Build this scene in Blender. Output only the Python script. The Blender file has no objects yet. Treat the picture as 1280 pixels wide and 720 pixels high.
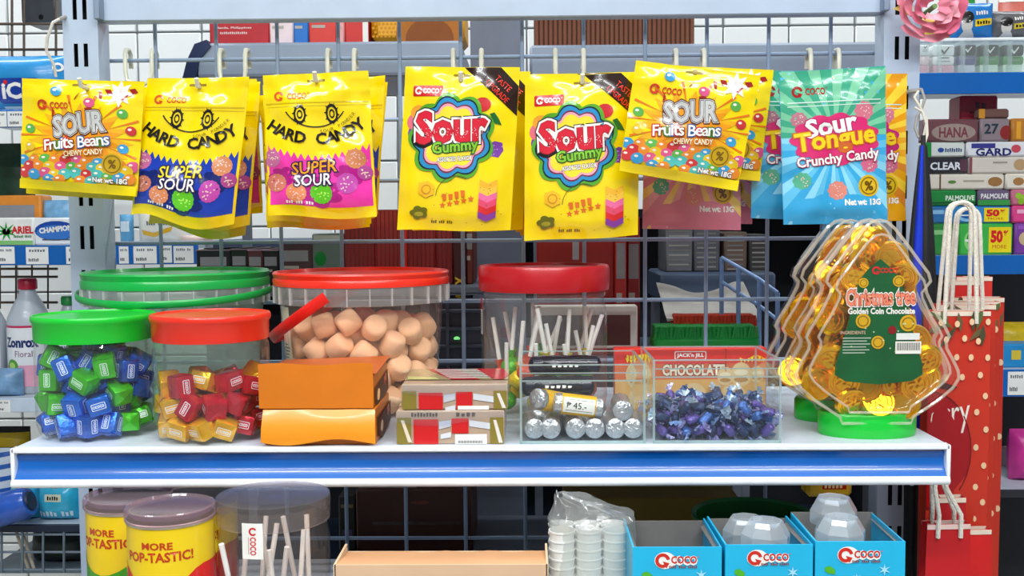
import bpy, bmesh, math, random
import numpy as np
from mathutils import Vector, Matrix, noise
random.seed(7)
S = bpy.context.scene
C = S.collection
PI = math.pi
# ---------------------------------------------------------------- camera, light, exposure
FPX = 1300.0
CAM = Vector((0, 0, 1.35))
RC = (Matrix.Rotation(math.radians(0.9), 3, 'Z') @ Matrix.Rotation(math.radians(90 - 3.6), 3, 'X')
      @ Matrix.Rotation(math.radians(-0.44), 3, 'Z'))
cd = bpy.data.cameras.new('camera'); cd.sensor_width = 36; cd.lens = 36 * FPX / 1280
cd.clip_start = .02
cam = bpy.data.objects.new('camera', cd); C.objects.link(cam)
cam.matrix_world = Matrix.Translation(CAM) @ RC.to_4x4()
S.camera = cam
w = bpy.data.worlds.new('shop_world'); S.world = w; w.use_nodes = True
w.node_tree.nodes['Background'].inputs[0].default_value = (.93, .97, 1, 1)
w.node_tree.nodes['Background'].inputs[1].default_value = .26
S.view_settings.view_transform = 'Standard'; S.view_settings.look = 'None'
S.view_settings.exposure = -0.42; S.view_settings.gamma = 1
S.view_settings.use_curve_mapping = False
S.cycles.transparent_max_bounces = 40
S.cycles.max_bounces = 8
LAMPS = [(-.65, -.25, 30), (.65, -.25, 30), (-.65, -1.0, 30), (.65, -1.0, 30), (-.65, .62, 8), (.65, .62, 8), (-1.3, 1.95, 17), (0, 1.95, 11), (1.3, 1.95, 15)]


def P(px, py, Y):
    """the point at depth Y that a pixel of the photograph looks at"""
    d = RC @ Vector(((px - 640) / FPX, (360 - py) / FPX, -1))
    return CAM + d * ((Y - CAM.y) / d.y)


def pix(v):
    q = RC.transposed() @ (Vector(v) - CAM)
    return 640 - FPX * q.x / q.z, 360 + FPX * q.y / q.z


# ---------------------------------------------------------------- materials
_m = {}


def lin(h):
    h = h.lstrip('#')
    c = [int(h[i:i + 2], 16) / 255 for i in (0, 2, 4)]
    return tuple(x / 12.92 if x <= .04045 else ((x + .055) / 1.055) ** 2.4 for x in c)


def M(h, rough=.45, metal=0., var=.08, scale=40, bump=0., coat=0., trans=0.):
    k = (h, rough, metal, var, scale, bump, coat, trans)
    if k in _m: return _m[k]
    m = bpy.data.materials.new('surface_' + h.strip('#')); m.use_nodes = True
    nt = m.node_tree; b = nt.nodes['Principled BSDF']
    c = lin(h)
    tc = nt.nodes.new('ShaderNodeTexCoord')
    nz = nt.nodes.new('ShaderNodeTexNoise'); nz.inputs['Scale'].default_value = scale; nz.inputs['Detail'].default_value = 3
    nt.links.new(tc.outputs['Object'], nz.inputs['Vector'])
    cr = nt.nodes.new('ShaderNodeValToRGB')
    cr.color_ramp.elements[0].position = .3; cr.color_ramp.elements[1].position = .7
    cr.color_ramp.elements[0].color = (*[x * (1 - var) for x in c], 1)
    cr.color_ramp.elements[1].color = (*[min(1, x * (1 + var)) for x in c], 1)
    nt.links.new(nz.outputs['Fac'], cr.inputs['Fac'])
    nt.links.new(cr.outputs['Color'], b.inputs['Base Color'])
    b.inputs['Roughness'].default_value = rough; b.inputs['Metallic'].default_value = metal
    b.inputs['Coat Weight'].default_value = coat; b.inputs['Coat Roughness'].default_value = .08
    if trans:
        b.inputs['Subsurface Weight'].default_value = trans
        b.inputs['Subsurface Radius'].default_value = (.01, .008, .006)
    if bump:
        n2 = nt.nodes.new('ShaderNodeTexNoise'); n2.inputs['Scale'].default_value = scale * 2.2; n2.inputs['Detail'].default_value = 2
        nt.links.new(tc.outputs['Object'], n2.inputs['Vector'])
        bp = nt.nodes.new('ShaderNodeBump'); bp.inputs['Strength'].default_value = bump; bp.inputs['Distance'].default_value = .004
        nt.links.new(n2.outputs['Fac'], bp.inputs['Height']); nt.links.new(bp.outputs['Normal'], b.inputs['Normal'])
    _m[k] = m
    return m


def CLEAR(tint='ffffff', gloss=.9, frost=0., rough=.04, ior=1.45, bump=0., scale=30):
    """thin clear plastic: light goes straight through, the surface reflects by its Fresnel share, frost scatters"""
    k = ('clear', tint, gloss, frost, rough, ior, bump, scale)
    if k in _m: return _m[k]
    m = bpy.data.materials.new('clear_plastic'); m.use_nodes = True
    nt = m.node_tree; nt.nodes.clear(); N = nt.nodes.new; L = nt.links.new
    out = N('ShaderNodeOutputMaterial'); t = N('ShaderNodeBsdfTransparent'); g = N('ShaderNodeBsdfGlossy')
    t.inputs[0].default_value = (*lin(tint), 1); g.inputs['Roughness'].default_value = rough
    g.inputs['Color'].default_value = (gloss, gloss, gloss, 1)
    fr = N('ShaderNodeFresnel'); fr.inputs['IOR'].default_value = ior
    ge = N('ShaderNodeNewGeometry')   # the inner side of a thin wall adds no second mirror
    s1 = N('ShaderNodeMath'); s1.operation = 'SUBTRACT'; s1.inputs[0].default_value = 1.; L(ge.outputs['Backfacing'], s1.inputs[1])
    m2 = N('ShaderNodeMath'); m2.operation = 'MULTIPLY'; L(fr.outputs[0], m2.inputs[0]); L(s1.outputs[0], m2.inputs[1])
    mx = N('ShaderNodeMixShader'); L(m2.outputs[0], mx.inputs[0])
    src = t
    if frost:
        d = N('ShaderNodeBsdfDiffuse'); d.inputs[0].default_value = (*lin(tint), 1)
        tl = N('ShaderNodeBsdfTranslucent'); tl.inputs[0].default_value = (*lin(tint), 1)
        a = N('ShaderNodeMixShader'); a.inputs[0].default_value = .5; L(d.outputs[0], a.inputs[1]); L(tl.outputs[0], a.inputs[2])
        f = N('ShaderNodeMixShader'); f.inputs[0].default_value = frost; L(t.outputs[0], f.inputs[1]); L(a.outputs[0], f.inputs[2])
        src = f
    L(src.outputs[0], mx.inputs[1]); L(g.outputs[0], mx.inputs[2]); L(mx.outputs[0], out.inputs[0])
    if bump:
        tc = N('ShaderNodeTexCoord'); nz = N('ShaderNodeTexNoise'); nz.inputs['Scale'].default_value = scale
        L(tc.outputs['Object'], nz.inputs['Vector'])
        bp = N('ShaderNodeBump'); bp.inputs['Strength'].default_value = bump; bp.inputs['Distance'].default_value = .004
        L(nz.outputs['Fac'], bp.inputs['Height'])
        L(bp.outputs['Normal'], g.inputs['Normal']); L(bp.outputs['Normal'], fr.inputs['Normal'])
    _m[k] = m
    return m


def EMIT(h, s):
    m = bpy.data.materials.new('lit_' + h); m.use_nodes = True
    b = m.node_tree.nodes['Principled BSDF']
    b.inputs['Emission Color'].default_value = (*lin(h), 1); b.inputs['Emission Strength'].default_value = s
    return m


# ---------------------------------------------------------------- objects
def tag(o, label=None, cat=None, group=None, kind=None):
    if label: o['label'] = label
    if cat: o['category'] = cat
    if group: o['group'] = group
    if kind: o['kind'] = kind
    return o


def thing(name, label, cat, loc=(0, 0, 0), rz=0., group=None, rot=None):
    o = bpy.data.objects.new(name, None); C.objects.link(o)
    o.empty_display_size = .02
    o.location = loc; o.rotation_euler = rot or (0, 0, rz)
    return tag(o, label, cat, group)


def copy_tree(o, parent=None):
    c = o.copy(); C.objects.link(c)
    if parent: c.parent = parent
    for ch in o.children: copy_tree(ch, c)
    return c


def again(root, label=None, group=None, loc=None, rot=None):
    c = copy_tree(root)
    if label: c['label'] = label
    if group: c['group'] = group
    if loc is not None: c.location = loc
    if rot is not None: c.rotation_euler = rot
    return c


class MB:
    def __init__(s): s.v = []; s.f = []; s.mi = []; s.cur = 0

    def add(s, vs, fs):
        b = len(s.v); s.v += [tuple(v) for v in vs]
        for f in fs: s.f.append(tuple(b + i for i in f)); s.mi.append(s.cur)
        return s

    def box(s, c, d, bev=0, rot=None, seg=1, tap=1.):
        bm = bmesh.new(); bmesh.ops.create_cube(bm, size=1)
        for v in bm.verts:
            k = tap if v.co.z > 0 else 1
            v.co = Vector((v.co.x * d[0] * k, v.co.y * d[1] * k, v.co.z * d[2]))
        if bev: bmesh.ops.bevel(bm, geom=bm.edges[:], offset=bev, segments=seg, profile=.5, affect='EDGES')
        return s.bm(bm, c, rot)

    def bm(s, bm, c=(0, 0, 0), rot=None):
        c = Vector(c); bm.verts.index_update()
        s.add([(rot @ v.co if rot else v.co) + c for v in bm.verts], [[v.index for v in f.verts] for f in bm.faces])
        bm.free(); return s

    def lathe(s, prof, n=40, c=(0, 0, 0), sx=1., sy=1., cap0=False, cap1=False):
        vs = []
        for r, z in prof:
            for i in range(n):
                a = 2 * PI * i / n
                vs.append((c[0] + r * math.cos(a) * sx, c[1] + r * math.sin(a) * sy, c[2] + z))
        fs = []
        for j in range(len(prof) - 1):
            for i in range(n):
                k = (i + 1) % n
                fs.append((j * n + i, j * n + k, (j + 1) * n + k, (j + 1) * n + i))
        if cap0: fs.append(tuple(range(n))[::-1])
        if cap1: fs.append(tuple((len(prof) - 1) * n + i for i in range(n)))
        return s.add(vs, fs)

    def tube(s, path, r, n=8, closed=False, flat=None, caps=True):
        p = [Vector(q) for q in path]; m = len(p); vs = []; fs = []
        prev = None
        for i in range(m):
            t = (p[(i + 1) % m] - p[i - 1]) if closed else (p[min(i + 1, m - 1)] - p[max(i - 1, 0)])
            t.normalize()
            if prev is None:
                a = Vector((0, 0, 1)) if abs(t.z) < .9 else Vector((1, 0, 0))
                u = t.cross(a).normalized()
            else:
                u = (prev - t * prev.dot(t)).normalized()
            prev = u; b = t.cross(u)
            rr = r[i] if isinstance(r, (list, tuple)) else r
            for k in range(n):
                a = 2 * PI * k / n
                vs.append(p[i] + u * math.cos(a) * rr * (flat or 1) + b * math.sin(a) * rr)
        for i in range(m if closed else m - 1):
            j = (i + 1) % m
            for k in range(n):
                l = (k + 1) % n
                fs.append((i * n + k, i * n + l, j * n + l, j * n + k))
        if caps and not closed:
            fs.append(tuple(range(n))[::-1]); fs.append(tuple((m - 1) * n + k for k in range(n)))
        return s.add(vs, fs)

    def prism(s, poly, y0, y1, bev=0, seg=1):
        """poly in x,z, extruded along y"""
        bm = bmesh.new()
        a = [bm.verts.new((x, y0, z)) for x, z in poly]; f = bm.faces.new(a)
        r = bmesh.ops.extrude_face_region(bm, geom=[f])
        for e in r['geom']:
            if isinstance(e, bmesh.types.BMVert): e.co.y = y1
        bmesh.ops.recalc_face_normals(bm, faces=bm.faces[:])
        if bev:
            es = [e for e in bm.edges if abs(e.verts[0].co.y - e.verts[1].co.y) < 1e-9]
            bmesh.ops.bevel(bm, geom=es, offset=bev, segments=seg, profile=.5, affect='EDGES')
        return s.bm(bm)

    def grid(s, fn, nu, nv, flip=False):
        vs = [fn(i / nu, j / nv) for j in range(nv + 1) for i in range(nu + 1)]
        fs = []
        for j in range(nv):
            for i in range(nu):
                a = j * (nu + 1) + i
                q = (a, a + 1, a + nu + 2, a + nu + 1)
                fs.append(q[::-1] if flip else q)
        return s.add(vs, fs)

    def build(s, name, mats, parent=None, smooth=40, label=None, cat=None, group=None, kind=None, loc=None, fixn=True):
        me = bpy.data.meshes.new(name); me.from_pydata(s.v, [], s.f)
        if not isinstance(mats, (list, tuple)): mats = [mats]
        for m in mats: me.materials.append(m)
        me.polygons.foreach_set('material_index', s.mi)
        if fixn:
            bm = bmesh.new(); bm.from_mesh(me); bmesh.ops.recalc_face_normals(bm, faces=bm.faces[:]); bm.to_mesh(me); bm.free()
        if smooth:
            me.shade_smooth(); me.set_sharp_from_angle(angle=math.radians(smooth))
        me.update()
        o = bpy.data.objects.new(name, me); C.objects.link(o)
        if parent: o.parent = parent
        if loc is not None: o.location = loc
        return tag(o, label, cat, group, kind)


def struct(name, mb, mat, **k):
    return mb.build(name, mat, kind='structure', **k)


# ---------------------------------------------------------------- flat print (lettering and pictures) laid on a surface
_t = {}


def glyphs(s, off=0., shear=0.):
    k = (s, off, shear)
    if k in _t: return _t[k]
    cu = bpy.data.curves.new('t', 'FONT'); cu.body = s; cu.size = 1; cu.offset = off; cu.shear = shear
    cu.resolution_u = 2; cu.fill_mode = 'FRONT'
    o = bpy.data.objects.new('t', cu); C.objects.link(o)
    dg = bpy.context.evaluated_depsgraph_get()
    me = bpy.data.meshes.new_from_object(o.evaluated_get(dg))
    v = np.array([x.co[:2] for x in me.vertices]).reshape(-1, 2); f = [tuple(p.vertices) for p in me.polygons]
    bpy.data.meshes.remove(me); bpy.data.objects.remove(o); bpy.data.curves.remove(cu)
    _t[k] = (v, f)
    return _t[k]


def clip_poly(pts, x0, y0, x1, y1):
    for ax, lim, sg in ((0, x0, 1), (0, x1, -1), (1, y0, 1), (1, y1, -1)):
        out = []
        for i in range(len(pts)):
            a, b = pts[i - 1], pts[i]
            da, db = (a[ax] - lim) * sg, (b[ax] - lim) * sg
            if (da >= 0) != (db >= 0):
                t = da / (da - db); out.append((a[0] + t * (b[0] - a[0]), a[1] + t * (b[1] - a[1])))
            if db >= 0: out.append(b)
        pts = out
        if len(pts) < 3: return []
    return pts


MANY = ('candy_pile_print', 'gummy_print', 'leaf_print', 'dot_print', 'spark_print', 'speckle_print', 'coin_print', 'honeycomb_print', 'splash_print', 'emblem')


UNREADABLE = {'BEST', 'CHOCO', 'PASTILLAS', 'YEMA', 'SOFT CARE', 'dentcare', 'SNACK', 'JELLY', 'JELLY WAX', 'sales@mail.com', 'extra', 'MATTE', 'HAIR', 'STAR LINE FOODS', 'AA', 'SUNRISE FRESH',
              'Sugat', 'Mint', 'DOWNY 20ML', 'SACHET', 'POWDER', 'SOAP BAR', 'CHARM 8S', 'P8.00', 'P12.00', 'P6.75', 'P10.00', 'P40.50', '12.00', 'Net wt: 15g', 'ASSORTED', 'MORE.'}


class Print:
    """2D print in pixel-like units, x right, y down"""
    def __init__(s, W, H, clip=True): s.W = W; s.H = H; s.it = []; s.g = 'print'; s.clip = clip; s.n = 0

    def group(s, g): s.g = g; return s

    def poly(s, pts, mat):
        if s.clip: pts = clip_poly(list(pts), .3, .3, s.W - .3, s.H - .3)
        if len(pts) >= 3:
            s.n += 1; s.it.append((s.g, s.n, [tuple(p) for p in pts], [tuple(range(len(pts)))], mat))
        return s

    def rect(s, x0, y0, x1, y1, mat): return s.poly([(x0, y0), (x1, y0), (x1, y1), (x0, y1)], mat)

    def rrect(s, x0, y0, x1, y1, r, mat):
        pts = []
        for cx, cy, a0 in ((x1 - r, y1 - r, 0), (x0 + r, y1 - r, 90), (x0 + r, y0 + r, 180), (x1 - r, y0 + r, 270)):
            for k in range(5):
                a = math.radians(a0 + k * 22.5); pts.append((cx + r * math.cos(a), cy + r * math.sin(a)))
        return s.poly(pts, mat)

    def ell(s, cx, cy, rx, ry, mat, n=18, rot=0.):
        c, q = math.cos(rot), math.sin(rot); pts = []
        for i in range(n):
            a = 2 * PI * i / n; x, y = rx * math.cos(a), ry * math.sin(a)
            pts.append((cx + x * c - y * q, cy + x * q + y * c))
        return s.poly(pts, mat)

    def ring(s, cx, cy, r0, r1, mat, a0=0, a1=360, n=24, ky=1.):
        for i in range(n):
            a = math.radians(a0 + (a1 - a0) * i / n); b = math.radians(a0 + (a1 - a0) * (i + 1) / n)
            k = s.n
            s.poly([(cx + r0 * math.cos(a), cy + r0 * ky * math.sin(a)), (cx + r1 * math.cos(a), cy + r1 * ky * math.sin(a)),
                    (cx + r1 * math.cos(b), cy + r1 * ky * math.sin(b)), (cx + r0 * math.cos(b), cy + r0 * ky * math.sin(b))], mat)
            if i: s.n = k
        return s

    def blob(s, cx, cy, rx, ry, mat, lobes=9, amp=.12, ph=0., n=72, power=1.):
        pts = []
        for i in range(n):
            a = 2 * PI * i / n; k = 1 + amp * (abs(math.sin(lobes * a / 2 + ph)) ** power - .6)
            pts.append((cx + rx * k * math.cos(a), cy + ry * k * math.sin(a)))
        return s.poly(pts, mat)

    def star(s, cx, cy, r0, r1, n, mat, ph=-PI / 2, ky=1.):
        pts = []
        for i in range(2 * n):
            a = ph + PI * i / n; r = r1 if i % 2 == 0 else r0
            pts.append((cx + r * math.cos(a), cy + ky * r * math.sin(a)))
        # fan, so that the star stays convex-safe
        k = s.n
        for i in range(2 * n):
            s.poly([(cx, cy), pts[i], pts[(i + 1) % (2 * n)]], mat)
            if i: s.n = k + 1
        return s

    def rays(s, cx, cy, R, n, mats, ph=0.):
        k = s.n
        for i in range(n):
            a = ph + 2 * PI * i / n; b = ph + 2 * PI * (i + 1) / n
            s.n = k
            s.poly([(cx, cy), (cx + R * math.cos(a), cy + R * math.sin(a)), (cx + R * math.cos(b), cy + R * math.sin(b))], mats[i % len(mats)])
        s.n = k + 1
        return s

    def text(s, t, cx, cy, h, mat, w=None, rot=0., bold=0., shear=0., outline=()):
        """outline: [(material, offset)] drawn below, widest first"""
        if t in UNREADABLE:                                  # lettering too small to read in the photograph: letter-high marks
            n = len(t); L = w or h * n * .7; c_, q_ = math.cos(rot), math.sin(rot); kk = s.n
            for i, ch in enumerate(t):
                if ch == ' ': continue
                x0, x1 = -L / 2 + L * (i + .12) / n, -L / 2 + L * (i + .82) / n; top = -h / 2 + (h * .18 if i % 3 == 1 else 0)
                s.n = kk; s.poly([(cx + x * c_ - y * q_, cy + x * q_ + y * c_) for x, y in ((x0, top), (x1, top + h * .1), (x1 - L * .12 / n, h / 2), (x0, h / 2))], mat)
            s.n = kk + 1
            return s
        v0, f0 = glyphs(t, 0, shear)
        if not len(v0): return s
        lo, hi = v0.min(0), v0.max(0); ctr = (lo + hi) / 2
        ky = h / max(1e-6, hi[1] - lo[1]); kx = (w / max(1e-6, hi[0] - lo[0])) if w else ky
        cr, sr = math.cos(rot), math.sin(rot)
        for m, off in list(outline) + [(mat, bold)]:
            v, f = glyphs(t, off, shear)
            q = (v - ctr) * (kx, -ky)
            pts = [(cx + x * cr - y * sr, cy + x * sr + y * cr) for x, y in q]
            s.n += 1; s.it.append((s.g, s.n, pts, f, m))
        return s

    def arc(s, t, cx, cy, r, a0, a1, h, mat, bold=0., outline=(), wk=1., inward=True):
        """letters along an arc; angles in degrees, 90 = straight below the centre"""
        n = len(t)
        for i, ch in enumerate(t):
            if ch == ' ': continue
            a = math.radians(a0 + (a1 - a0) * (i / (n - 1)))
            s.text(ch, cx + r * math.cos(a), cy + r * math.sin(a), h, mat, rot=a - PI / 2 if inward else a + PI / 2, bold=bold, outline=outline, w=None)
        return s

    def build(s, fn, k, parent, step=None, base=.00015, lay=.00015, ox=None, oy=0.):
        """fn(x, up, lift) -> point; k metres per unit; x measured from the middle, up negative downwards"""
        ox = s.W / 2 if ox is None else ox
        box = {}                                             # each piece lies just above the pieces it covers
        for _, n, pts, _, _ in s.it:
            a = np.array(pts); lo, hi = a.min(0), a.max(0)
            if n in box: lo, hi = np.minimum(lo, box[n][0]), np.maximum(hi, box[n][1])
            box[n] = (lo, hi)
        lev = {}; ks = sorted(box)
        for i, n in enumerate(ks):
            lo, hi = box[n]
            lev[n] = 1 + max([lev[q] for q in ks[:i] if (box[q][0] < hi).all() and (box[q][1] > lo).all()] or [0])
        groups = {}
        for g, n, pts, fs, m in s.it: groups.setdefault(g, []).append((lev[n], pts, fs, m))
        for g, its in groups.items():
            bm = bmesh.new(); mats = []
            for n, pts, fs, m in its:
                if m not in mats: mats.append(m)
                mi = mats.index(m); z = base + lay * n
                vs = [bm.verts.new(((x - ox) * k, -(y - oy) * k, z)) for x, y in pts]
                for f in fs:
                    try: bm.faces.new([vs[i] for i in f]).material_index = mi
                    except ValueError: pass
            if step:
                xs = [v.co.x for v in bm.verts]; ys = [v.co.y for v in bm.verts]
                for ax, lo, hi in ((0, min(xs), max(xs)), (1, min(ys), max(ys))):
                    st = step[ax] if isinstance(step, tuple) else step
                    if not st: continue
                    q = math.ceil(lo / st) * st
                    while q < hi:
                        co = [0, 0, 0]; co[ax] = q; no = [0, 0, 0]; no[ax] = 1
                        bmesh.ops.bisect_plane(bm, geom=bm.verts[:] + bm.edges[:] + bm.faces[:], dist=1e-7, plane_co=co, plane_no=no)
                        q += st
            for v in bm.verts: v.co = fn(v.co.x, v.co.y, v.co.z)
            g = g.split('#')[0]; me = bpy.data.meshes.new(g); bm.to_mesh(me); bm.free()
            for m in mats: me.materials.append(m)
            me.shade_smooth()
            o = bpy.data.objects.new(g, me); C.objects.link(o); o.parent = parent
            if g in MANY: o['kind'] = 'stuff'


def flat_front(y=0.):
    """a print lying on a face that looks towards -y, with its top middle at the local origin"""
    return lambda x, u, l: Vector((x, y - l, u))


def lie(fx):
    return fx


# ---------------------------------------------------------------- loose packing of alike pieces in a container
def pack(n, r, inside, spawn, seed=1, it=260, g=.0022):
    rs = np.random.RandomState(seed); p = np.array([spawn(rs) for _ in range(n)])
    for k in range(it):
        p[:, 2] -= g * (1 - k / it)
        for _ in range(3):
            d = p[:, None] - p[None]; L = np.sqrt((d ** 2).sum(-1)) + np.eye(n)
            ov = np.clip(2 * r - L, 0, None) * (1 - np.eye(n))
            p += (d / L[..., None] * ov[..., None] * .27).sum(1)
            p = inside(p)
    return p


def cyl_in(R, zlo, r, zhi=9):
    def f(p):
        q = np.sqrt(p[:, 0] ** 2 + p[:, 1] ** 2) + 1e-9; k = np.minimum(1, (R - r) / q)
        p[:, 0] *= k; p[:, 1] *= k; p[:, 2] = np.clip(p[:, 2], zlo + r, zhi); return p
    return f


def box_in(x0, x1, y0, y1, zlo, r):
    def f(p):
        p[:, 0] = np.clip(p[:, 0], x0 + r, x1 - r); p[:, 1] = np.clip(p[:, 1], y0 + r, y1 - r)
        p[:, 2] = np.maximum(p[:, 2], zlo + r); return p
    return f
# ================================================================ the room
YF = .995            # front of the candy shelf
YG = 1.368          # wire grid
ZS = P(600, 558.5, YF).z
ZL = CAM.z - .445     # top of the shelf below
YW = 2.42            # tiled wall
white_paint = M('c9d3df', .42)
steel = M('b9c9de', .38, 0, .04, 25)
steel_dark = M('8696ad', .42, 0, .05, 25)
steel_grey = M('6f7788', .5, 0, .08, 20)
dark = M('14161c', .6)
wire_m = M('8fa3bd', .4, .1, .05)
blue = M('0862b8', .26, 0, .05, 18, 0, .4)
white_pl = M('f2f5f7', .35)
CLR = CLEAR()

struct('floor', MB().box((0, .4, -.02), (6.4, 5.2, .04)), M('b9b4aa', .35, 0, .1, 6))
struct('ceiling', MB().box((0, .4, 2.87), (6.4, 5.2, .04)), M('f1f1ee', .7))
struct('wall_front', MB().box((0, -2.14, 1.425), (6.4, .08, 2.85)), M('8a9098', .7, 0, .3, 1.6))  # unseen wall added behind the camera to give reflections contrast
for sd, x in (('left', -3.2), ('right', 3.2)): struct('wall_' + sd, MB().box((x, .4, 1.425), (.08, 5.2, 2.85)), M('c8ccd0', .7))
wb = struct('wall_back', MB().box((0, YW + .05, 1.425), (6.4, .08, 2.85)), M('8f9396', .8))
ts = .15
tile = MB().box((0, 0, 0), (ts - .004, .012, ts - .004), .002)
tile_me = None
for i in range(-10, 10):
    for j in range(14):
        x, z = (i + .5) * ts, .52 + j * ts
        if tile_me is None:
            o = tile.build('tile', M('eef1f0', .12, 0, .03, 3, 0, .3), wb); tile_me = o.data
        else:
            o = bpy.data.objects.new('tile', tile_me); C.objects.link(o); o.parent = wb
        o.location = (x, YW + .006, z)

for i, (x, y, e) in enumerate(LAMPS):
    t = thing('ceiling_lamp', 'long white fluorescent batten lamp mounted on the ceiling', 'lamp', (x, y, 2.85), 0, 'ceiling batten lamps')
    MB().box((0, 0, -.02), (1.24, .12, .04), .006).build('housing', white_paint, t)
    MB().tube([(-.6, 0, -.055), (.6, 0, -.055)], .014, 10).build('tube', EMIT('f4fbff', 2.5), t)
    ld = bpy.data.lights.new('tube_light', 'AREA'); ld.shape = 'RECTANGLE'; ld.size = 1.15; ld.size_y = .10
    ld.energy = e; ld.color = (.95, .98, 1)
    lo = bpy.data.objects.new('tube_light', ld); C.objects.link(lo); lo.parent = t; lo.location = (0, 0, -.075)

# ================================================================ the gondola: posts, rail, wire grid, shelves
YP = 1.325


def post(label, px, py, wpx, slot_rows, Y=YP, zlo=.05, zhi=1.75, dep=.035, mat=steel, nm='upright_post', cat='post'):
    x = P(px, py, Y).x; wd = wpx * Y / FPX
    t = thing(nm, label, cat, (x, Y, 0))
    xs = [-wd / 2, -wd * .2, -wd * .08, wd * .08, wd * .2, wd / 2]
    zs = [zlo]
    for a, b in slot_rows: zs += [a, b]
    zs.append(zhi)
    vs = []; fs = []
    for z in zs:
        for q in xs: vs.append((q, 0, z))
    n = len(xs)
    for j in range(len(zs) - 1):
        for i in range(n - 1):
            if j % 2 == 1 and i in (1, 3): continue
            a = j * n + i; fs.append((a, a + 1, a + n + 1, a + n))
    mb = MB(); mb.add(vs, fs)
    for q in (-wd / 2, wd / 2):
        mb.add([(q, 0, zlo), (q, dep, zlo), (q, dep, zhi), (q, 0, zhi)], [(0, 1, 2, 3)])
    mb.add([(-wd / 2, 0, zhi), (wd / 2, 0, zhi), (wd / 2, dep, zhi), (-wd / 2, dep, zhi)], [(0, 1, 2, 3)])
    mb.build('post_face', mat, t, smooth=0, fixn=False)
    MB().box((0, dep - .004, (zlo + zhi) / 2), (wd - .004, .006, zhi - zlo), 0).build('inner_shade', dark, t, smooth=0)  # dark-coloured strip standing for the shade inside the post
    MB().box((0, dep / 2, .025), (wd + .01, dep + .02, .05), .004).build('foot', mat, t)
    return t


def slots(px, ys, Y=YP, h=29):
    return sorted((P(px, y + h / 2, Y).z, P(px, y - h / 2, Y).z) for y in ys)


lp = post('pale blue slotted steel upright post beside the sour fruits beans bags under the cable hook', 104, 150, 44, slots(104, [10, 69, 127, 185, 243, 297, 352, 406, 460, 515, 570, 625, 680]))
rp = post('pale blue slotted steel upright post beside the teal sour tongue bags', 1126, 150, 44, slots(1126, [4, 60, 122, 178, 234, 289, 344, 398, 452, 507, 562, 617, 672]))
xl, xr = P(126, 20, YP).x, P(1104, 20, YP).x
z0 = P(600, 22, YP).z
t = thing('top_rail', 'pale blue steel rail joining the two slotted posts above the bags', 'rail', ((xl + xr) / 2, YP, z0))
MB().box((0, .012, .04), (xr - xl, .022, .08), .002).build('rail_face', steel, t)
for sx in (-1, 1):
    MB().box((sx * (xr - xl) / 2, .002, .04), (.008, .03, .078), .001).build('end_plate', steel_dark, t)

pit = .0795
gx0 = P(196, 60, YG).x; gz0 = P(640, 71, YG).z
t = thing('wire_grid_panel', 'pale blue welded wire grid panel hung between the two posts', 'grid panel', (0, YG, 0))
gzs = [gz0 + pit] + [gz0 - pit * k for k in range(0, 11)]
gx = [gx0 + pit * k for k in range(-1, 13)]
wm = MB().tube([(0, 0, gzs[-1] - .03), (0, 0, gzs[0] + .03)], .0026, 8).build('wire', wire_m, t, loc=(gx[0], -.005, 0)).data
for x in gx[1:]:
    o = bpy.data.objects.new('wire', wm); C.objects.link(o); o.parent = t; o.location = (x, -.005, 0)
hm = MB().tube([(gx[0] - .02, 0, 0), (gx[-1] + .02, 0, 0)], .0026, 8).build('wire', wire_m, t, loc=(0, 0, gzs[0])).data
for z in gzs[1:]:
    o = bpy.data.objects.new('wire', hm); C.objects.link(o); o.parent = t; o.location = (0, 0, z)


def shelf(name, label, x0, x1, yf, yb, z, hgt, rail_m=blue, tags=0, lip=True):
    t = thing(name, label, 'shelf', ((x0 + x1) / 2, yf, z)); W = x1 - x0; D = yb - yf
    MB().box((0, D / 2 + .004, -.004), (W, D - .008, .008), .0015).build('board', white_paint, t)
    MB().box((0, .004, -.0025), (W, .008, .005), .001).build('front_edge', white_pl, t)
    prof = []
    for k in range(9):
        a = k / 8; prof.append((.006 - .0075 * a + .010 * math.sin(PI * a) * .5, -.0075 - (hgt - .013) * a))
    mb = MB(); vs = []
    for sx in (-W / 2 + .002, W / 2 - .002):
        for y, zz in prof: vs.append((sx, y, zz))
        for y, zz in reversed(prof): vs.append((sx, y + .002, zz))
    n = len(prof) * 2
    mb.add(vs, [(i, (i + 1) % n, n + (i + 1) % n, n + i) for i in range(n)] + [tuple(range(n))[::-1], tuple(range(n, 2 * n))])
    mb.build('price_rail', rail_m, t, smooth=60)
    if lip:
        MB().tube([(-W / 2 + .001, -.0005, -hgt + .003), (W / 2 - .001, -.0005, -hgt + .003)], .0042, 10).build('rail_lip', white_pl, t)
    for sx in (-1, 1):
        MB().box((sx * (W / 2 - .001), .006, -hgt / 2), (.004, .012, hgt), .001).build('end_cap', white_pl, t)
        MB().prism([(0, 0), (0, 0)][:0] or [(0, -.012), (.003, -.012), (.003, -.045), (0, -.045)], .02, D, 0).build('bracket', steel, t, loc=(sx * (W / 2 - .03), 0, 0))
    return t


XS0, XS1 = P(13, 560, YF).x, P(1188, 556, YF).x
shelf('gondola_shelf', 'white steel shelf with a glossy blue front rail carrying the candy jars', XS0, XS1, YF, YG - .012, ZS, .0375)
shelf('gondola_shelf', 'white lower shelf carrying the snack cans and open cyan cartons', -.47, .41, .845, YG - .012, ZL, .0375)
MB().box((-.03, 1.09, (ZL - .06) / 2), (.9, .40, ZL - .06), .004).build('base_cabinet', steel_dark, None, label='plain blue grey gondola plinth below the lower shelf', cat='plinth')

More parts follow.
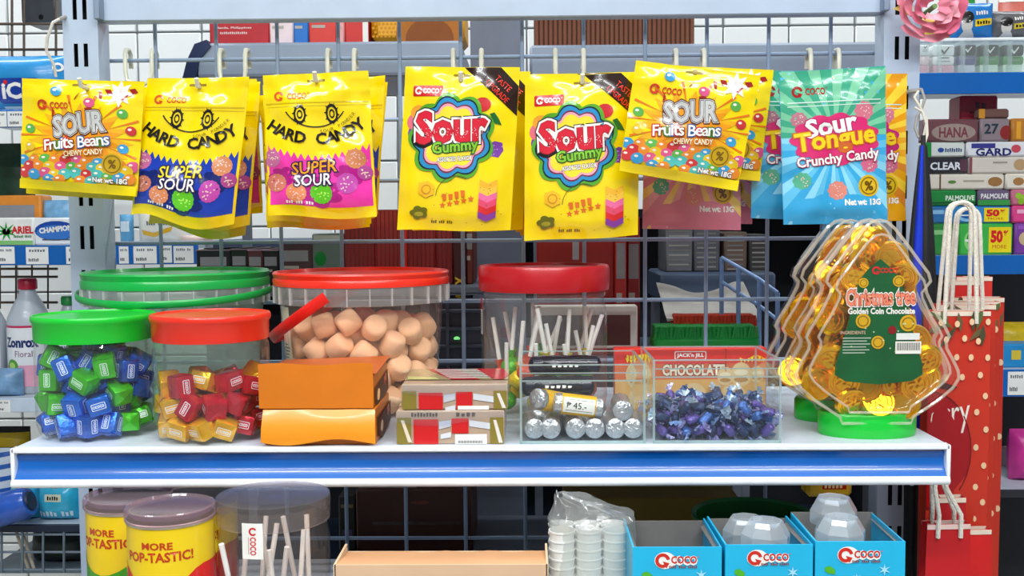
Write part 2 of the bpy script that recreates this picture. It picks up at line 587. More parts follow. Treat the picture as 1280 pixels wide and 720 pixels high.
# ================================================================ hooks on the grid
hook_m = M('dcdccb', .35)
HOOKS = [(160, 193, 101, 104, 1.165), (277, 309, 247, 104, 1.19), (411, 444, 394, 96, 1.185), (567, 602, 576, 96, 1.20), (694, 729, 728, 99, 1.20), (844, 879, 877, 96, 1.21), (1011, 1046, 1060, 92, 1.21)]
HL = ['behind the beans bags next to the post', 'holding the blue hard candy pouch', 'holding the magenta hard candy pouch', 'holding the gummy bag nearer the hard candy', 'holding the gummy bag next to the hung beans bag', 'holding the tilted beans bag over the pink sachets', 'holding the teal tongue candy bag']
HOOKP = []
for (xa, xb, tx, ty, Yt), hl in zip(HOOKS, HL):
    A, B = P(xa, 73, YG), P(xb, 73, YG); c = (A + B) / 2; T = P(tx, ty, Yt - .012)
    t = thing('display_hook', 'cream plastic coated double wire hook ' + hl, 'hook', c, 0, 'display hooks on the wire grid')
    for q in (A, B):
        d = q - c
        MB().tube([d + Vector((0, .010, -.012)), d + Vector((0, .009, .006)), d + Vector((0, .004, .011)), d + Vector((0, -.006, .010)), d + Vector((0, -.010, .003)), d + Vector((0, -.010, -.018)), d * .9 + Vector((0, -.010, -.030)), Vector((0, -.012, -.038))], .0030, 8).build('hanger', hook_m, t)
    e = T - c
    base = Vector((0, -.012, -.038))
    MB().tube([base, base.lerp(e, .25) - Vector((0, 0, .004)), base.lerp(e, .8) - Vector((0, 0, .008)), e - Vector((0, 0, .003)), e + Vector((0, -.004, .005))], .0026, 8).build('prong', hook_m, t)
    HOOKP.append((c, base, e))
# ================================================================ printed candy bags
yel = M('f7da04', .14, 0, .05, 15, .16, .5)
GL = dict(rough=.25, coat=.25, var=.05)
def g(h): return M(h, .18, 0, .05, 40, 0, .4)
k_blk, k_wht, k_red, k_dred, k_org, k_grn, k_blu, k_pnk, k_pur, k_gld, k_tea = map(g, ('1a1410', 'f6f4ee', 'd81f26', '8a1418', 'f08a1c', '3aa82a', '1e7fc8', 'ea5a8c', '7a3fa0', 'd8a818', '2f9c8c'))
k_nav, k_mag, k_yel, k_sil, k_brn = map(g, ('1d3fae', 'd62a9a', 'ffe21e', 'c9c9c6', '6a3a22'))
BEAN = [g(h) for h in ('e05a8a', '5fb04a', '3f9ed0', 'e8c020', 'e88a28', 'd03a3a', '4fb8b0')]


def coco(p, rx, ry, r, tx, ty, tw, th, mat, ring=True):
    """ring emblem with a notch and the word"""
    p.group('logo')
    if ring:
        p.ring(rx, ry, r * .55, r, mat, 60, 350, 16); p.poly([(rx, ry + r * .1), (rx + r * .9, ry + r * .35), (rx + r * .5, ry + r * 1.05)], mat)
    p.text('COCO', tx, ty, th, mat, w=tw, bold=.035)
    p.ring(tx + tw / 2 + 2.2, ty - th * .45, .7, 1.2, mat, n=8)


def print_beans():
    p = Print(150, 138); rnd = random.Random(3)
    p.group('burst_print'); p.star(76, 76, 44, 66, 16, g('f6b21a'), ky=.72); p.star(78, 72, 34, 52, 14, g('f39a16'), ky=.7)
    for k in range(14):
        a = k * .449; p.poly([(76 + 34 * math.cos(a), 70 + 22 * math.sin(a)), (76 + 78 * math.cos(a - .025), 70 + 52 * math.sin(a - .025)), (76 + 78 * math.cos(a + .025), 70 + 52 * math.sin(a + .025))], g('e8741c'))
    p.group('splash_print'); p.star(122, 16, 9, 17, 8, k_wht)
    for x, y, a in ((108, 14, .5), (128, 20, -.6), (138, 12, .3), (98, 18, 1.1), (70, 20, 2.2), (40, 42, 1.4), (86, 36, .2)):
        p.poly([(x - 6 * math.cos(a), y - 6 * math.sin(a)), (x + 2, y - 3), (x + 6 * math.cos(a), y + 6 * math.sin(a)), (x - 1, y + 4)], g('a8241c'))
    coco(p, 27, 32, 6.2, 48, 32.5, 23, 7.5, g('d03a1c'))
    p.group('candy_pile_print')
    for x, y, m in ((43, 15, 2), (86, 28, 0), (127, 40, 1), (138, 60, 5), (130, 82, 2), (12, 62, 1), (14, 84, 3)):
        p.ell(x, y, 6.8, 5.6, BEAN[m], rot=.3); p.ell(x - 1.6, y - 1.6, 2.4, 1.6, k_wht, 8)
    for j in range(4):
        for i in range(11):
            x = 6 + i * 13.6 + (j % 2) * 6.8 + rnd.uniform(-1.5, 1.5); y = 99 + j * 8.2 + rnd.uniform(-1.5, 1.5) + (abs(x - 70) / 70) * 3
            if x > 146 or y > 125: continue
            p.ell(x, y, 8.2, 6.8, BEAN[rnd.randrange(7)], 14, rnd.uniform(-.4, .4)); p.ell(x - 2, y - 2.4, 2.6, 1.5, g('f2e6d8'), 8)
    p.rect(0, 126, 150, 138, g('f3d70a'))
    p.group('seal_print'); p.ell(119, 101, 13, 13, g('c8a010'), 22); p.ring(119, 101, 9.5, 11, g('8a6a08')); p.text('%', 119, 101, 10, g('7a5a08'), bold=.03)
    p.group('title_lettering')
    p.text('SOUR', 74, 54, 24, k_sil, w=62, rot=-.16, bold=.03, outline=[(g('5a2418'), .115), (g('f3ece4'), .075), (g('4a4442'), .055)])
    x0, y0 = 35, 82
    cols = ['d8222a', 'e8e8e8', 'f6f6f0', '2a72c0', 'e8861c', '3aa03a']
    xs_ = [0]
    for ch in 'Fruits Beans': xs_.append(xs_[-1] + {'F': 8.4, 'B': 9, 'i': 4, 't': 5.4, 'r': 5.8, ' ': 4.5}.get(ch, 7.6))
    for ps in (0, 1):
        for i, ch in enumerate('Fruits Beans'):
            if ch == ' ': continue
            hh_ = 13 if ch in 'FB' else (9.3 if ch in 'rusean' else 12.5); xx_ = x0 + (xs_[i] + xs_[i + 1]) / 2 - 3
            yy_ = y0 - xs_[i] * .135 + (0 if ch in 'FBit' else 1.7)
            p.text(ch, xx_, yy_, hh_, k_wht if ps else g(('c8242a', '8a3a18', '3a7a2a', '2a5aa0')[i % 4]), bold=.015 if ps else .085, rot=-.13)
    p.text('CHEWY CANDY', 83, 89, 6.5, g('fff2c8'), w=48, rot=-.12, bold=.02, outline=[(g('c0541c'), .08)])
    p.group('weight_lettering'); p.text('Net wt: 18G', 117, 121, 6, k_wht, w=42, bold=.04, outline=[(g('6a2a10'), .1)])
    return p


def print_hard(base, dk, sup):
    p = Print(128, 182); rnd = random.Random(5)
    p.group('lower_panel_print'); n = 15; pts = []
    for i in range(2 * n + 1):
        u = i / (2 * n); y = 92 + 14 * math.sin(PI * u) + (5 if i % 2 else -3); pts.append((3 + 122 * u, y))
    k = p.n
    for a, b in zip(pts[:-1], pts[1:]):
        p.n = k; p.poly([a, b, (b[0], 168), (a[0], 168)], base)
    p.n = k + 1
    for x, y, r in ((60, 150, 30), (22, 130, 18), (104, 128, 20)): p.blob(x, y, r, r * .6, dk, 7, .3)
    for x, y, r, c in ((8, 107, 11, 'c86a9a'), (12, 139, 12, 'd07a62'), (36, 152, 12.5, 'e08a5a'), (66, 151, 13, '5ec01e'), (97, 139, 12.5, 'c04aa8'), (108, 109, 12, 'd68a5a'), (118, 126, 9, 'b04a90')):
        p.group(f'candy_picture#{x}'); p.blob(x, y, r, r, g(c), 16, .06)
        for q in range(16):
            a = rnd.uniform(0, 6.28); d = rnd.uniform(0, r * .75); p.ell(x + d * math.cos(a), y + d * math.sin(a), 1.1, .9, g('f0c8c0' if c != '5ec01e' else 'b4f060'), 6)
    coco(p, 19, 28, 6.0, 41, 28.5, 23, 7.5, g('e0561c'))
    p.group('zip_line'); p.rect(2, 36.5, 126, 38, g('d8bc06')); p.rect(2, 41, 126, 42, g('d8bc06'))
    p.group('smile_print')
    for ex in (44, 82):
        p.ring(ex, 52, 2.0, 3.4, k_blk, n=14, ky=1.7); p.ring(ex, 52, 5.0, 7.2, k_blk, n=18, ky=1.7)
        for q in range(10):
            a = q * .628; p.poly([(ex + 6.6 * math.cos(a), 52 + 11 * math.sin(a)), (ex + 9.5 * math.cos(a + .1), 52 + 15 * math.sin(a + .1)), (ex + 6.6 * math.cos(a + .25), 52 + 11 * math.sin(a + .25))], k_blk)
    p.ring(62, 28, 39.5, 41, k_blk, 32, 150, 30)
    p.group('title_lettering')
    p.arc('HARD CANDY', 62, -2, 85, 127, 53, 13.5, k_blk, bold=.03)
    p.arc('SOUR POWDER', 62, 14, 60, 84, 40, 4, g('5a4a08'))
    p.group('subtitle_lettering')
    p.text('SUPER', 58, 119, 15, sup, w=54, rot=-.08, bold=.012, shear=.15, outline=[(g('2a1a4a'), .085)])
    p.text('SOUR', 56, 135, 14, k_wht, w=44, rot=-.08, bold=.012, shear=.15, outline=[(g('2a1a4a'), .085)])
    p.text('Net wt: 15g', 40, 164, 4, k_wht, w=34)
    return p


def gummy_cloud(p, x, y, R, lob, m, ph=0): p.blob(x, y, R, R * 1.02, m, lob, .16, ph, 90)


def print_gummy():
    p = Print(147, 208); rnd = random.Random(8)
    p.group('badge'); p.rrect(12, 24, 50, 38, 2, g('cc1f1f')); coco(p, 19, 31, 4.6, 35, 31, 20, 6, k_wht)
    p.group('ribbon'); p.poly([(76, .5), (123, .5), (147, 24), (147, 62)], g('2a1408'))
    p.group('ribbon_lettering'); p.text('TASTE', 127, 21, 7.5, g('f0301c'), w=25, rot=.74); p.text('UPGRADE', 120, 31, 7.5, g('f0301c'), w=37, rot=.74)
    p.group('gummy_print')
    p.ell(17, 84, 9, 10, k_pur); p.ell(14, 70, 8, 10, g('e06a7a')); p.ell(20, 58, 10, 9, g('f0a030'))
    p.ell(102, 48, 11, 9, g('c8242a')); p.poly([(112, 60), (118, 58), (124, 66), (128, 74), (119, 72)], g('1d6a2a'))
    p.poly([(113, 98), (120, 94), (130, 96), (132, 106), (126, 115), (115, 113), (111, 106)], k_pur)
    for q in range(14): p.ell(113 + rnd.random() * 17, 98 + rnd.random() * 14, .9, .9, g('c8a0e0'), 6)
    p.group('cloud_print')
    gummy_cloud(p, 65, 90, 53, 9, g('58a828')); gummy_cloud(p, 65, 90, 49, 9, g('10242e'), .2); gummy_cloud(p, 65, 90, 47, 9, g('2a8fc4'), .2)
    gummy_cloud(p, 65, 90, 42, 9, g('7a2a4a'), .2); gummy_cloud(p, 65, 90, 40, 9, g('f0a8b8'), .2); gummy_cloud(p, 65, 90, 37, 9, g('f6e034'), .2)
    p.group('title_lettering')
    p.text('Sour', 64, 76, 38, g('d81f34'), w=88, rot=-.05, bold=.03, outline=[(g('1a1210'), .125), (k_wht, .10), (g('b01828'), .05)])
    for q in range(70):
        x = 24 + rnd.random() * 80
        p.ell(x, 78 + rnd.random() * 12, .6, .6, g('f8d0d0'), 5)
    p.text('Gummy', 70, 103, 18, g('86c832'), w=58, rot=-.1, bold=.025, outline=[(g('15501c'), .085)])
    p.text('ASSORTED FLAVOR', 70, 117, 5.5, k_wht, w=44, rot=-.06, bold=.03, outline=[(g('4a1a10'), .1)])
    p.group('picture_print')
    p.poly([(26, 148), (37, 145), (46, 151), (46, 162), (36, 167), (26, 161)], g('f0b81c')); p.ring(36, 156, 5, 6.4, g('c88a10'), n=14)
    p.blob(28, 186, 11, 8, g('6a6a10'), 5, .3); p.ell(28, 188, 6, 3, g('a8a020'))
    for i in range(5): p.star(58 + i * 9, 176 - i * 2.2, 2, 4.6, 5, g('e06a18'))
    p.text('BEST', 72, 163, 9, g('e0701a'), w=32, rot=-.2, bold=.06); p.ring(74, 164, 25, 25.8, g('5a4a10'), 180, 300, 12)
    for i, c in enumerate(('f0b428', 'f2c040', 'e86a9a', 'e04a6a', 'd82a2a', '8a3aa0')):
        y = 143 + i * 8; p.poly([(104, y), (115, y + 5), (127, y), (127, y + 8), (115, y + 13), (104, y + 8)], g(c))
    for q in range(26): p.ell(10 + rnd.random() * 128, 138 + rnd.random() * 62, .7, .6, g('7a6410'), 5)
    p.group('weight_lettering'); p.text('Net wt: 15g', 58, 197, 4, g('5a4a10'), w=28)
    return p


def print_tongue(up, lo, cloud, star=False):
    p = Print(133, 194); rnd = random.Random(2)
    p.group('ray_print')
    p.rays(66, 100, 230, 44, lo); k = p.n
    pr = []
    for i in range(22):
        a = PI + PI * i / 22; b = PI + PI * (i + 1) / 22
        p.n = k; q = clip_poly([(66, 84), (66 + 230 * math.cos(a), 84 + 230 * math.sin(a) * .8 + 0), (66 + 230 * math.cos(b), 84 + 230 * math.sin(b) * .8)], 0, 0, 133, 84)
        if q: p.poly(q, up[i % len(up)])
    p.n = k + 1
    p.group('cloud_foot_print')
    p.blob(66, 182, 62, 26, lo[0], 9, .12)
    for x, y, r, c in ((24, 139, 11, '58b08c'), (68, 152, 12, 'e08a7a'), (110, 120, 11, 'd86a8a'), (104, 54, 12, 'd8788a'), (22, 62, 10, 'c07a8a')):
        p.group(f'candy_picture#{x}'); p.blob(x, y, r, r * .95, g(c), 9, .14)
        for q in range(10): p.ell(x + rnd.uniform(-.6, .6) * r, y + rnd.uniform(-.6, .6) * r, 1, .8, g('f2c8c0'), 6)
    coco(p, 21, 27, 7.2, 44, 27, 25, 8.5, g('a81c1c'))
    p.group('zip_line'); p.rect(8, 40, 126, 41.4, g('d8f0e4')); p.rect(8, 45, 126, 46, g('d8f0e4'))
    p.group('cloud_print'); p.blob(67, 88, 54, 31, cloud, 11, .18)
    p.group('title_lettering')
    p.text('Sour', 62, 70, 22, k_wht, w=62, rot=-.16, bold=.035, outline=[(g('c02a6a'), .085)])
    p.text('Tongue', 67, 90, 29, g('ffd21e'), w=100, rot=-.1, bold=.03, outline=[(g('d0641c'), .075)])
    p.text('Crunchy Candy', 70, 113, 16, k_wht, w=104, rot=-.1, bold=.025, outline=[(g('b01c4a'), .075)])
    p.group('seal_print'); p.ell(108, 147, 13.5, 13.5, g('e0b81c'), 24); p.ring(108, 147, 9.5, 11, g('8a6a10')); p.text('%', 108, 147, 11, g('6a4a08'), bold=.04)
    p.group('weight_lettering'); p.text('Net wt: 13G', 100, 167, 7, k_wht, w=46, bold=.05)
    return p


NU, NV = 26, 34


def bag(name, label, group, quad, Y, pr, body, bulge=.006, crink=.0022, seed=0, wave=0., pouch=0., cat='candy bag', slot=(.5, .055)):
    org = (P(*quad[0], Y) + P(*quad[1], Y)) / 2
    t = thing(name, label, cat, org, 0, group)
    c = [P(*q, Y) - org for q in quad]; W, H = pr.W, pr.H

    def sm(a): a = max(0, min(1, a)); return a * a * (3 - 2 * a)

    def ydisp(u, v, side):
        b = bulge * (1 - abs(2 * u - 1) ** 2.6) * sm(v / .2) * sm((1 - v) / .12)
        b += pouch * (1 - abs(2 * u - 1) ** 2) * sm((v - .35) / .55)
        n = noise.noise((u * 3.1 + seed, v * 3.7, seed * .7)) * crink * 1.5 + noise.noise((u * 7.5 + seed, v * 9 + 5, seed)) * crink * .6
        n += crink * (.5 - abs(noise.noise((u * 3.6 + v * 2.4 + seed, v * 3.2 - u * 2 + seed, 4.4)))) * 1.1 + crink * .7 * abs(noise.noise((u * 5 - v * 4, v * 2 + seed, 7.1)))
        n += crink * .35 * noise.noise((u * 2.2, v * 24 + seed, 1.3)) * sm((.32 - v) / .2) * 2
        return n - b if side < 0 else n + b * .4 + .0007

    def pos(u, v):
        a = c[0].lerp(c[1], u); b = c[3].lerp(c[2], u); p = a.lerp(b, v)
        p.z += wave * math.sin(PI * 2 * u + .6) * sm((v - .6) / .4); return p

    def fr(u, v): p = pos(u, v); p.y = ydisp(u, v, -1); return p
    def bk(u, v): p = pos(u, v); p.y = ydisp(u, v, 1); return p
    mb = MB(); mb.grid(fr, NU, NV); mb.grid(bk, NU, NV, True)
    po = mb.build('pouch', body, t, smooth=180, fixn=False)
    q = Print(W, H); q.group('hang_slot'); sx, sy = slot
    q.rrect(sx * W - 11, sy * H - 1.4, sx * W + 11, sy * H + 1.6, 1.4, g('8a7408')); q.ell(sx * W, sy * H - .5, 3.6, 3.4, g('8a7408'), 12)
    fn = lambda x, up, l: (lambda u, v: (lambda p, y: Vector((p.x, y - l, p.z)))(pos(u, v), ydisp(u, v, -1)))(x + .5, -up * W / H)
    for z in (pr, q): z.build(fn, 1. / W, po, (1. / NU, H / W / NV))
    return t


def put(src, label, dx, dy, Y, rot=0., group=None, base=None):
    """another bag like src, its top middle moved by dx, dy pixels of the photograph, at depth Y"""
    x, y = base or pix(src.location)
    return again(src, label, group, P(x + dx, y + dy, Y), (0, rot, 0))


GB, GH, GG, GT = 'sour fruits beans bags on hooks', 'hard candy pouches on hooks', 'sour gummy bags on hooks', 'sour tongue bags on hooks'
pb = print_beans()
beans = bag('beans_candy_bag', 'yellow landscape sour fruits beans bag in front of the slotted post, foremost', GB,
            [(28, 98), (181, 102), (171, 246), (25, 235)], 1.175, pb, yel, .007, .0022, 1, slot=(.48, .045))
put(beans, 'yellow beans bag directly behind the foremost one by the slotted post', 6, 5, 1.205, .03)
put(beans, 'yellow beans bag hanging lowest by the slotted post, only its lower seal showing', 3, 13, 1.235, -.01)

hb = bag('hard_candy_pouch', 'yellow hard candy pouch with royal blue lower panel, foremost of its hook', GH,
         [(185, 98), (312, 96), (292, 284), (163, 272)], 1.185, print_hard(k_nav, g('12226a'), g('f2dc1c')), yel, .006, .0026, 2, .006, .009, slot=(.5, .05))
hp = bag('hard_candy_pouch', 'yellow hard candy pouch with hot pink lower panel, foremost of its hook', GH,
         [(328, 94), (460, 88), (471, 272), (336, 271)], 1.18, print_hard(g('ee3aa8'), g('b01880'), g('f0a01c')), yel, .006, .0034, 11, .002, .008, slot=(.5, .05))
put(hb, 'blue panelled hard candy pouch second on its hook, behind the foremost blue one', 16, 8, 1.225, -.03)
put(hb, 'blue panelled hard candy pouch hanging low behind the other blue ones', 20, 24, 1.26, .02)
put(hp, 'pink panelled hard candy pouch squeezed in behind the blue ones, only its right edge showing', -134, 9, 1.285, .02)
put(hp, 'pink panelled hard candy pouch second on its hook', -2, 13, 1.215, .015)
put(hp, 'pink panelled hard candy pouch hanging low behind the other pink ones', -8, 24, 1.245, -.02)
put(hb, 'blue panelled hard candy pouch behind the pink ones, its right side showing', 174, 2, 1.27, -.06)
put(hb, 'blue panelled hard candy pouch hanging rearmost behind the pink ones', 178, 8, 1.295, -.02)

gm = bag('gummy_bag', 'yellow sour gummy bag with black ribbon, next to the pink hard candy pouch', GG,
         [(507, 83), (650, 84), (638, 288), (496, 288)], 1.19, print_gummy(), yel, .006, .0022, 4, .001, .004, slot=(.5, .05))
put(gm, 'yellow gummy bag tucked behind the one next to the pink hard candy pouch', 15, 6, 1.225, -.01)
put(gm, 'yellow gummy bag rearmost on the hook next to the pink hard candy pouch', 8, 9, 1.26, .01)
g2 = put(gm, 'yellow sour gummy bag with black ribbon, next to the tilted beans bag', 0, 0, 1.19, 0)
g2.location = P(728, 93, 1.19); g2.rotation_euler = (0, math.radians(-3.2), 0)
put(gm, 'yellow gummy bag tucked behind the one next to the tilted beans bag, left edge showing', 141, 8, 1.237, -.03)
put(gm, 'yellow gummy bag hanging low behind the one next to the tilted beans bag', 140, 16, 1.272, -.055)

b2 = put(beans, 'yellow sour fruits beans bag tilted on its hook in front of the pink sachets', 0, 0, 1.165)
b2.location = P(873, 85, 1.165); b2.rotation_euler = (0, math.radians(5.5), 0)
put(beans, 'yellow beans bag behind the tilted one, sticking out towards the teal bag', 788, -16, 1.225, .02, base=pix(beans.location))
pk = [g('e0869e'), g('f0aab6'), g('f4d070')]
tp = bag('tongue_candy_bag', 'pink ray patterned candy sachet hanging below the tilted beans bag', GT,
         [(806, 98), (926, 98), (926, 288), (803, 286)], 1.255, print_tongue([g('c86a90'), g('e89aac')], pk, k_wht), g('d87a94'), .004, .0018, 6)
put(tp, 'pink ray patterned candy sachet behind the other pink one', 14, -3, 1.285, -.01)
tb = bag('tongue_candy_bag', 'teal and sky blue sour tongue candy bag with pink cloud, foremost of its hook', GT,
         [(974, 90), (1107, 82), (1109, 279), (979, 281)], 1.19, print_tongue([g('3fa884'), g('7ccaa0')], [g('38a8dc'), g('62bfe6'), g('8ed6f0')], g('dd2f72')), g('38a8dc'), .006, .0022, 9, 0, .003)
put(tb, 'sky blue sour tongue bag behind the teal one, peeking out towards the beans bags', -34, 2, 1.235, .05)
to = bag('tongue_candy_bag', 'orange and yellow ray patterned candy sachet behind the teal bag', GT,
         [(1004, 92), (1134, 92), (1132, 276), (1008, 278)], 1.27, print_tongue([g('f0a010'), g('ffd43a')], [g('f0a818'), g('f8cc3a'), g('e0882a')], g('c8247a')), g('f0a818'), .004, .0018, 12)
# ================================================================ things on the candy shelf
def sx_at(px, Y, py=500): return P(px, py, Y).x
def wm_(pxw, Y): return pxw * Y / FPX
g_lid = M('12c832', .3, 0, .04, 20, 0, .2); r_lid = M('f0301c', .3, 0, .04, 20, 0, .2); dr_lid = M('b8121c', .3, 0, .05, 20, 0, .2)
g_lid2 = M('0fa848', .3, 0, .04, 20, 0, .2)


def candy_jar(label, px, wpx, Y, ylid, lid_m):
    x = sx_at(px, Y); r = wm_(wpx, Y) / 2; zt = P(px, ylid, Y).z - ZS
    t = thing('candy_jar', label, 'jar', (x, Y, ZS), 0, 'clear jars of cube candies')
    b = zt - .006
    pr = [(0, .0025), (r * .80, .002), (r * .88, .0012), (r * .95, .005), (r * .985, .012), (r, .022), (r, zt - .036), (r * .985, zt - .030), (r * .955, zt - .027), (r * .95, zt - .024), (r * .95, b - .002)]
    MB().lathe(pr, 56).build('jar_body', CLEAR('fcfefd', 1, .03, .03, 1.6), t)
    MB().lathe([(r * .62, .0045), (r * .70, .0030), (r * .78, .0045)], 48).build('base_ring', CLEAR('ffffff', .9, .1), t)
    lz = zt - .0262
    q = [(r * .93, lz), (r * .99, lz), (r * 1.0, lz + .002), (r * 1.005, zt - .008), (r * 1.03, zt - .0062), (r * 1.04, zt - .004), (r * 1.035, zt - .0012), (r * 1.02, zt), (r * .99, zt), (r * .97, zt - .0015), (0, zt - .0015)]
    MB().lathe(q, 60).build('lid', lid_m, t)
    return t, x, r


jg, jgx, jgr = candy_jar('clear round jar with a bright green lid holding blue and green cube candies', 121, 143, 1.074, 392, g_lid)
jr, jrx, jrr = candy_jar('clear round jar with a red lid holding yellow and red cube candies', 266, 143, 1.056, 391, r_lid)


def foil(h): return M(h, .26, .55, .10, 90, .25, .2)


def cube_candy(h, label, group):
    s = .0225
    o = MB().box((0, 0, 0), (s, s * .92, s * .84), .0022, seg=2).build('cube_candy', foil(h), None, label=label, cat='candy', group=group)
    for sg in (-1, 1):   # folded wrapper ends
        mb = MB(); a = s / 2; z = s * .40
        mb.add([(sg * a, -a * .8, -z), (sg * a, a * .8, -z), (sg * a, a * .8, z), (sg * a, -a * .8, z), (sg * (a + .0018), 0, 0)], [(0, 1, 4), (1, 2, 4), (2, 3, 4), (3, 0, 4)])
        mb.build('folded_end', foil(h), o, smooth=0)
    p = Print(20, 20)
    w_ = g('e8eef4')
    p.group('logo'); p.rrect(3, 6.4, 17, 13.6, 1.2, w_); p.rrect(3.7, 7.1, 16.3, 12.9, .9, g(h)); p.text('coco', 11.2, 10, 3, w_, w=8.2, bold=.03); p.ring(5.6, 10, .8, 1.5, w_, n=10)
    for k, rt in enumerate((Matrix.Identity(3), Matrix.Rotation(PI / 2, 3, 'X'), Matrix.Rotation(PI, 3, 'Z'))):
        d = s * (.46, .42, .46)[k]
        p.build(lambda x, u, l, rt=rt, d=d: rt @ Vector((x, -d - l, u + .0)), .001, o, oy=10)
    return o


def fill_cubes(cols, n, x, Y, r, seed, hgt, grp, where):
    protos = [cube_candy(h, f'{nm} foil wrapped cube candy in the {where}', grp) for h, nm in cols]
    sp = lambda rs: ((rs.rand() - .5) * r, (rs.rand() - .5) * r, .02 + rs.rand() * hgt)
    pts = pack(n, .0118, cyl_in(r * .95, .003, .0125), sp, seed)
    rs = random.Random(seed); used = [False] * len(protos)
    pts = pts[np.argsort(pts[:, 1])]
    for i, p in enumerate(pts):
        k = rs.choices(range(len(protos)), [c[2] if len(c) > 2 else 1 for c in (cols if len(cols[0]) > 2 else [(a, b, 1) for a, b in cols])])[0] if False else (i * 7 + rs.randrange(3)) % len(protos)
        o = protos[k] if not used[k] else copy_tree(protos[k]); used[k] = True
        o.location = (x + p[0], Y + p[1], ZS + p[2]); o.rotation_euler = (rs.uniform(-.5, .5), rs.uniform(-.6, .6) + rs.choice((0, 0, PI / 2)), rs.uniform(-.7, .7) + rs.choice((0, PI, PI / 2)))


fill_cubes([('1668d8', 'blue'), ('1668d8', 'royal blue'), ('44c41c', 'green')][0::2] + [('0f58c4', 'deep blue')], 72, jgx, 1.074, jgr, 3, .16, 'cube candies in the green lidded jar', 'green lidded jar')
fill_cubes([('f0b414', 'yellow'), ('cc1c34', 'red')], 46, jrx, 1.056, jrr, 6, .12, 'cube candies in the red lidded jar', 'small red lidded jar')


def bucket(name, label, px, wpx, Y, ytop, lid_m, body_m, lid_h, band_h, tilt_bail, cat='tub'):
    x = sx_at(px, Y, ytop); r = wm_(wpx, Y) / 2; zt = P(px, ytop, Y).z - ZS
    t = thing(name, label, cat, (x, Y, ZS))
    zb = zt - lid_h - band_h
    MB().lathe([(0, .003), (r * .80, .002), (r * .84, .006), (r * .925, zb), (r * .93, zb + .004)], 64).build('tub_body', body_m, t)
    q = [(r * .93, zb), (r * .985, zb + .001), (r * .985, zt - lid_h), (r * .95, zt - lid_h)]
    MB().lathe(q, 64).build('rim_band', CLEAR('eef2ee', .6, .30, .2), t)
    for i in range(26):
        a = 2 * PI * (i + .5) / 26
        o = MB().box((0, 0, 0), (.0012, .004, band_h - .002), 0)
        if i == 0: rib_me = o.build('rim_rib', CLEAR('ffffff', .5, .45, .3), t, smooth=0); rb = rib_me
        else: rb = bpy.data.objects.new('rim_rib', rib_me.data); C.objects.link(rb); rb.parent = t
        rb.location = (r * .985 * math.cos(a), r * .985 * math.sin(a), zb + band_h / 2); rb.rotation_euler = (0, 0, a + PI / 2)
    l = [(r * .95, zt - lid_h), (r * .995, zt - lid_h), (r, zt - lid_h * .6), (r * .985, zt - lid_h * .45), (r * 1.0, zt - .002), (r * .985, zt), (r * .95, zt), (r * .93, zt - .004), (0, zt - .004)]
    MB().lathe(l, 64).build('lid', lid_m, t)
    return t, x, r, zt, zb


bg, bx, br, bzt, bzb = bucket('plastic_bucket', 'large translucent bucket with a green lid and green bail handle behind the small jars', 221, 228, 1.242, 338, g_lid2, CLEAR('e0f0e6', .6, .35, .15), .018, .021, 0)
path = []
bze = P(221, 362, 1.242).z - ZS; bzf = P(221, 381, 1.13).z - ZS
for k in range(41):
    a = PI + PI * k / 40
    path.append((br * 1.035 * math.cos(a), br * 1.05 * math.sin(a), bze + (bzf - bze) * math.sin(PI * k / 40)))
MB().tube(path, .0042, 8, flat=.35).build('bail_handle', g_lid2, bg)

mt, mx_, mr, mzt, mzb = bucket('marshmallow_tub', 'large clear tub with an orange red lid full of peach marshmallows', 452, 219, 1.216, 338, r_lid, CLEAR('fff4ee', .8, .10, .06), .015, .021, 0)
path = []
ax = -.022
for k in range(33):
    a = PI * k / 32; L = .098 * math.sin(a)
    path.append((ax - L * .83, -math.cos(a) * (mr * 1.03), mzb + .012 - L * .56))
MB().tube(path, .0062, 8, flat=.3).build('bail_handle', M('e8241c', .3), mt)
p = Print(30, 120); p.group('side_label'); p.rect(0, 0, 30, 120, g('f0ecd0')); p.group('label_lettering')
for i in range(9): p.rect(4, 52 + i * 4.6, 4 + 13 + (i * 7) % 9, 53.4 + i * 4.6, g('6a6a6a'))
for i in range(12): p.rect(5 + i * 1.7, 100, 5.9 + i * 1.7, 114, k_blk)
rr = mr * .915
p.build(lambda x, u, l: Vector(((rr + u * .075 + l + .0006) * math.sin(x / rr - 1.02), -(rr + u * .075 + l + .0006) * math.cos(x / rr - 1.02), mzb - .002 + u)), .00082, mt, step=.004)
# marshmallows
mm = MB().lathe([(0, -.0125), (.008, -.0125), (.0115, -.0115), (.0132, -.0085), (.0136, 0), (.0132, .0085), (.0115, .0115), (.008, .0125), (0, .0125)], 18).build(
    'marshmallow', M('fbd6ae', .7, 0, .05, 60, .1, 0, .3), None, 60, 'soft peach marshmallow heaped inside the large clear tub', 'marshmallow', 'marshmallows in the clear tub')
sp = lambda rs: ((rs.rand() - .5) * mr, (rs.rand() - .5) * mr, .02 + rs.rand() * .3)
pts = pack(125, .0148, cyl_in(mr * .87, .004, .015, mzb - .008), sp, 5, 220, .0034)
rs = random.Random(4)
for i, p in enumerate(pts):
    o = mm if i == 0 else copy_tree(mm)
    o.location = (mx_ + p[0], 1.216 + p[1], ZS + p[2]); o.rotation_euler = (rs.uniform(-1.3, 1.3), rs.uniform(-1.3, 1.3), rs.uniform(0, 6))


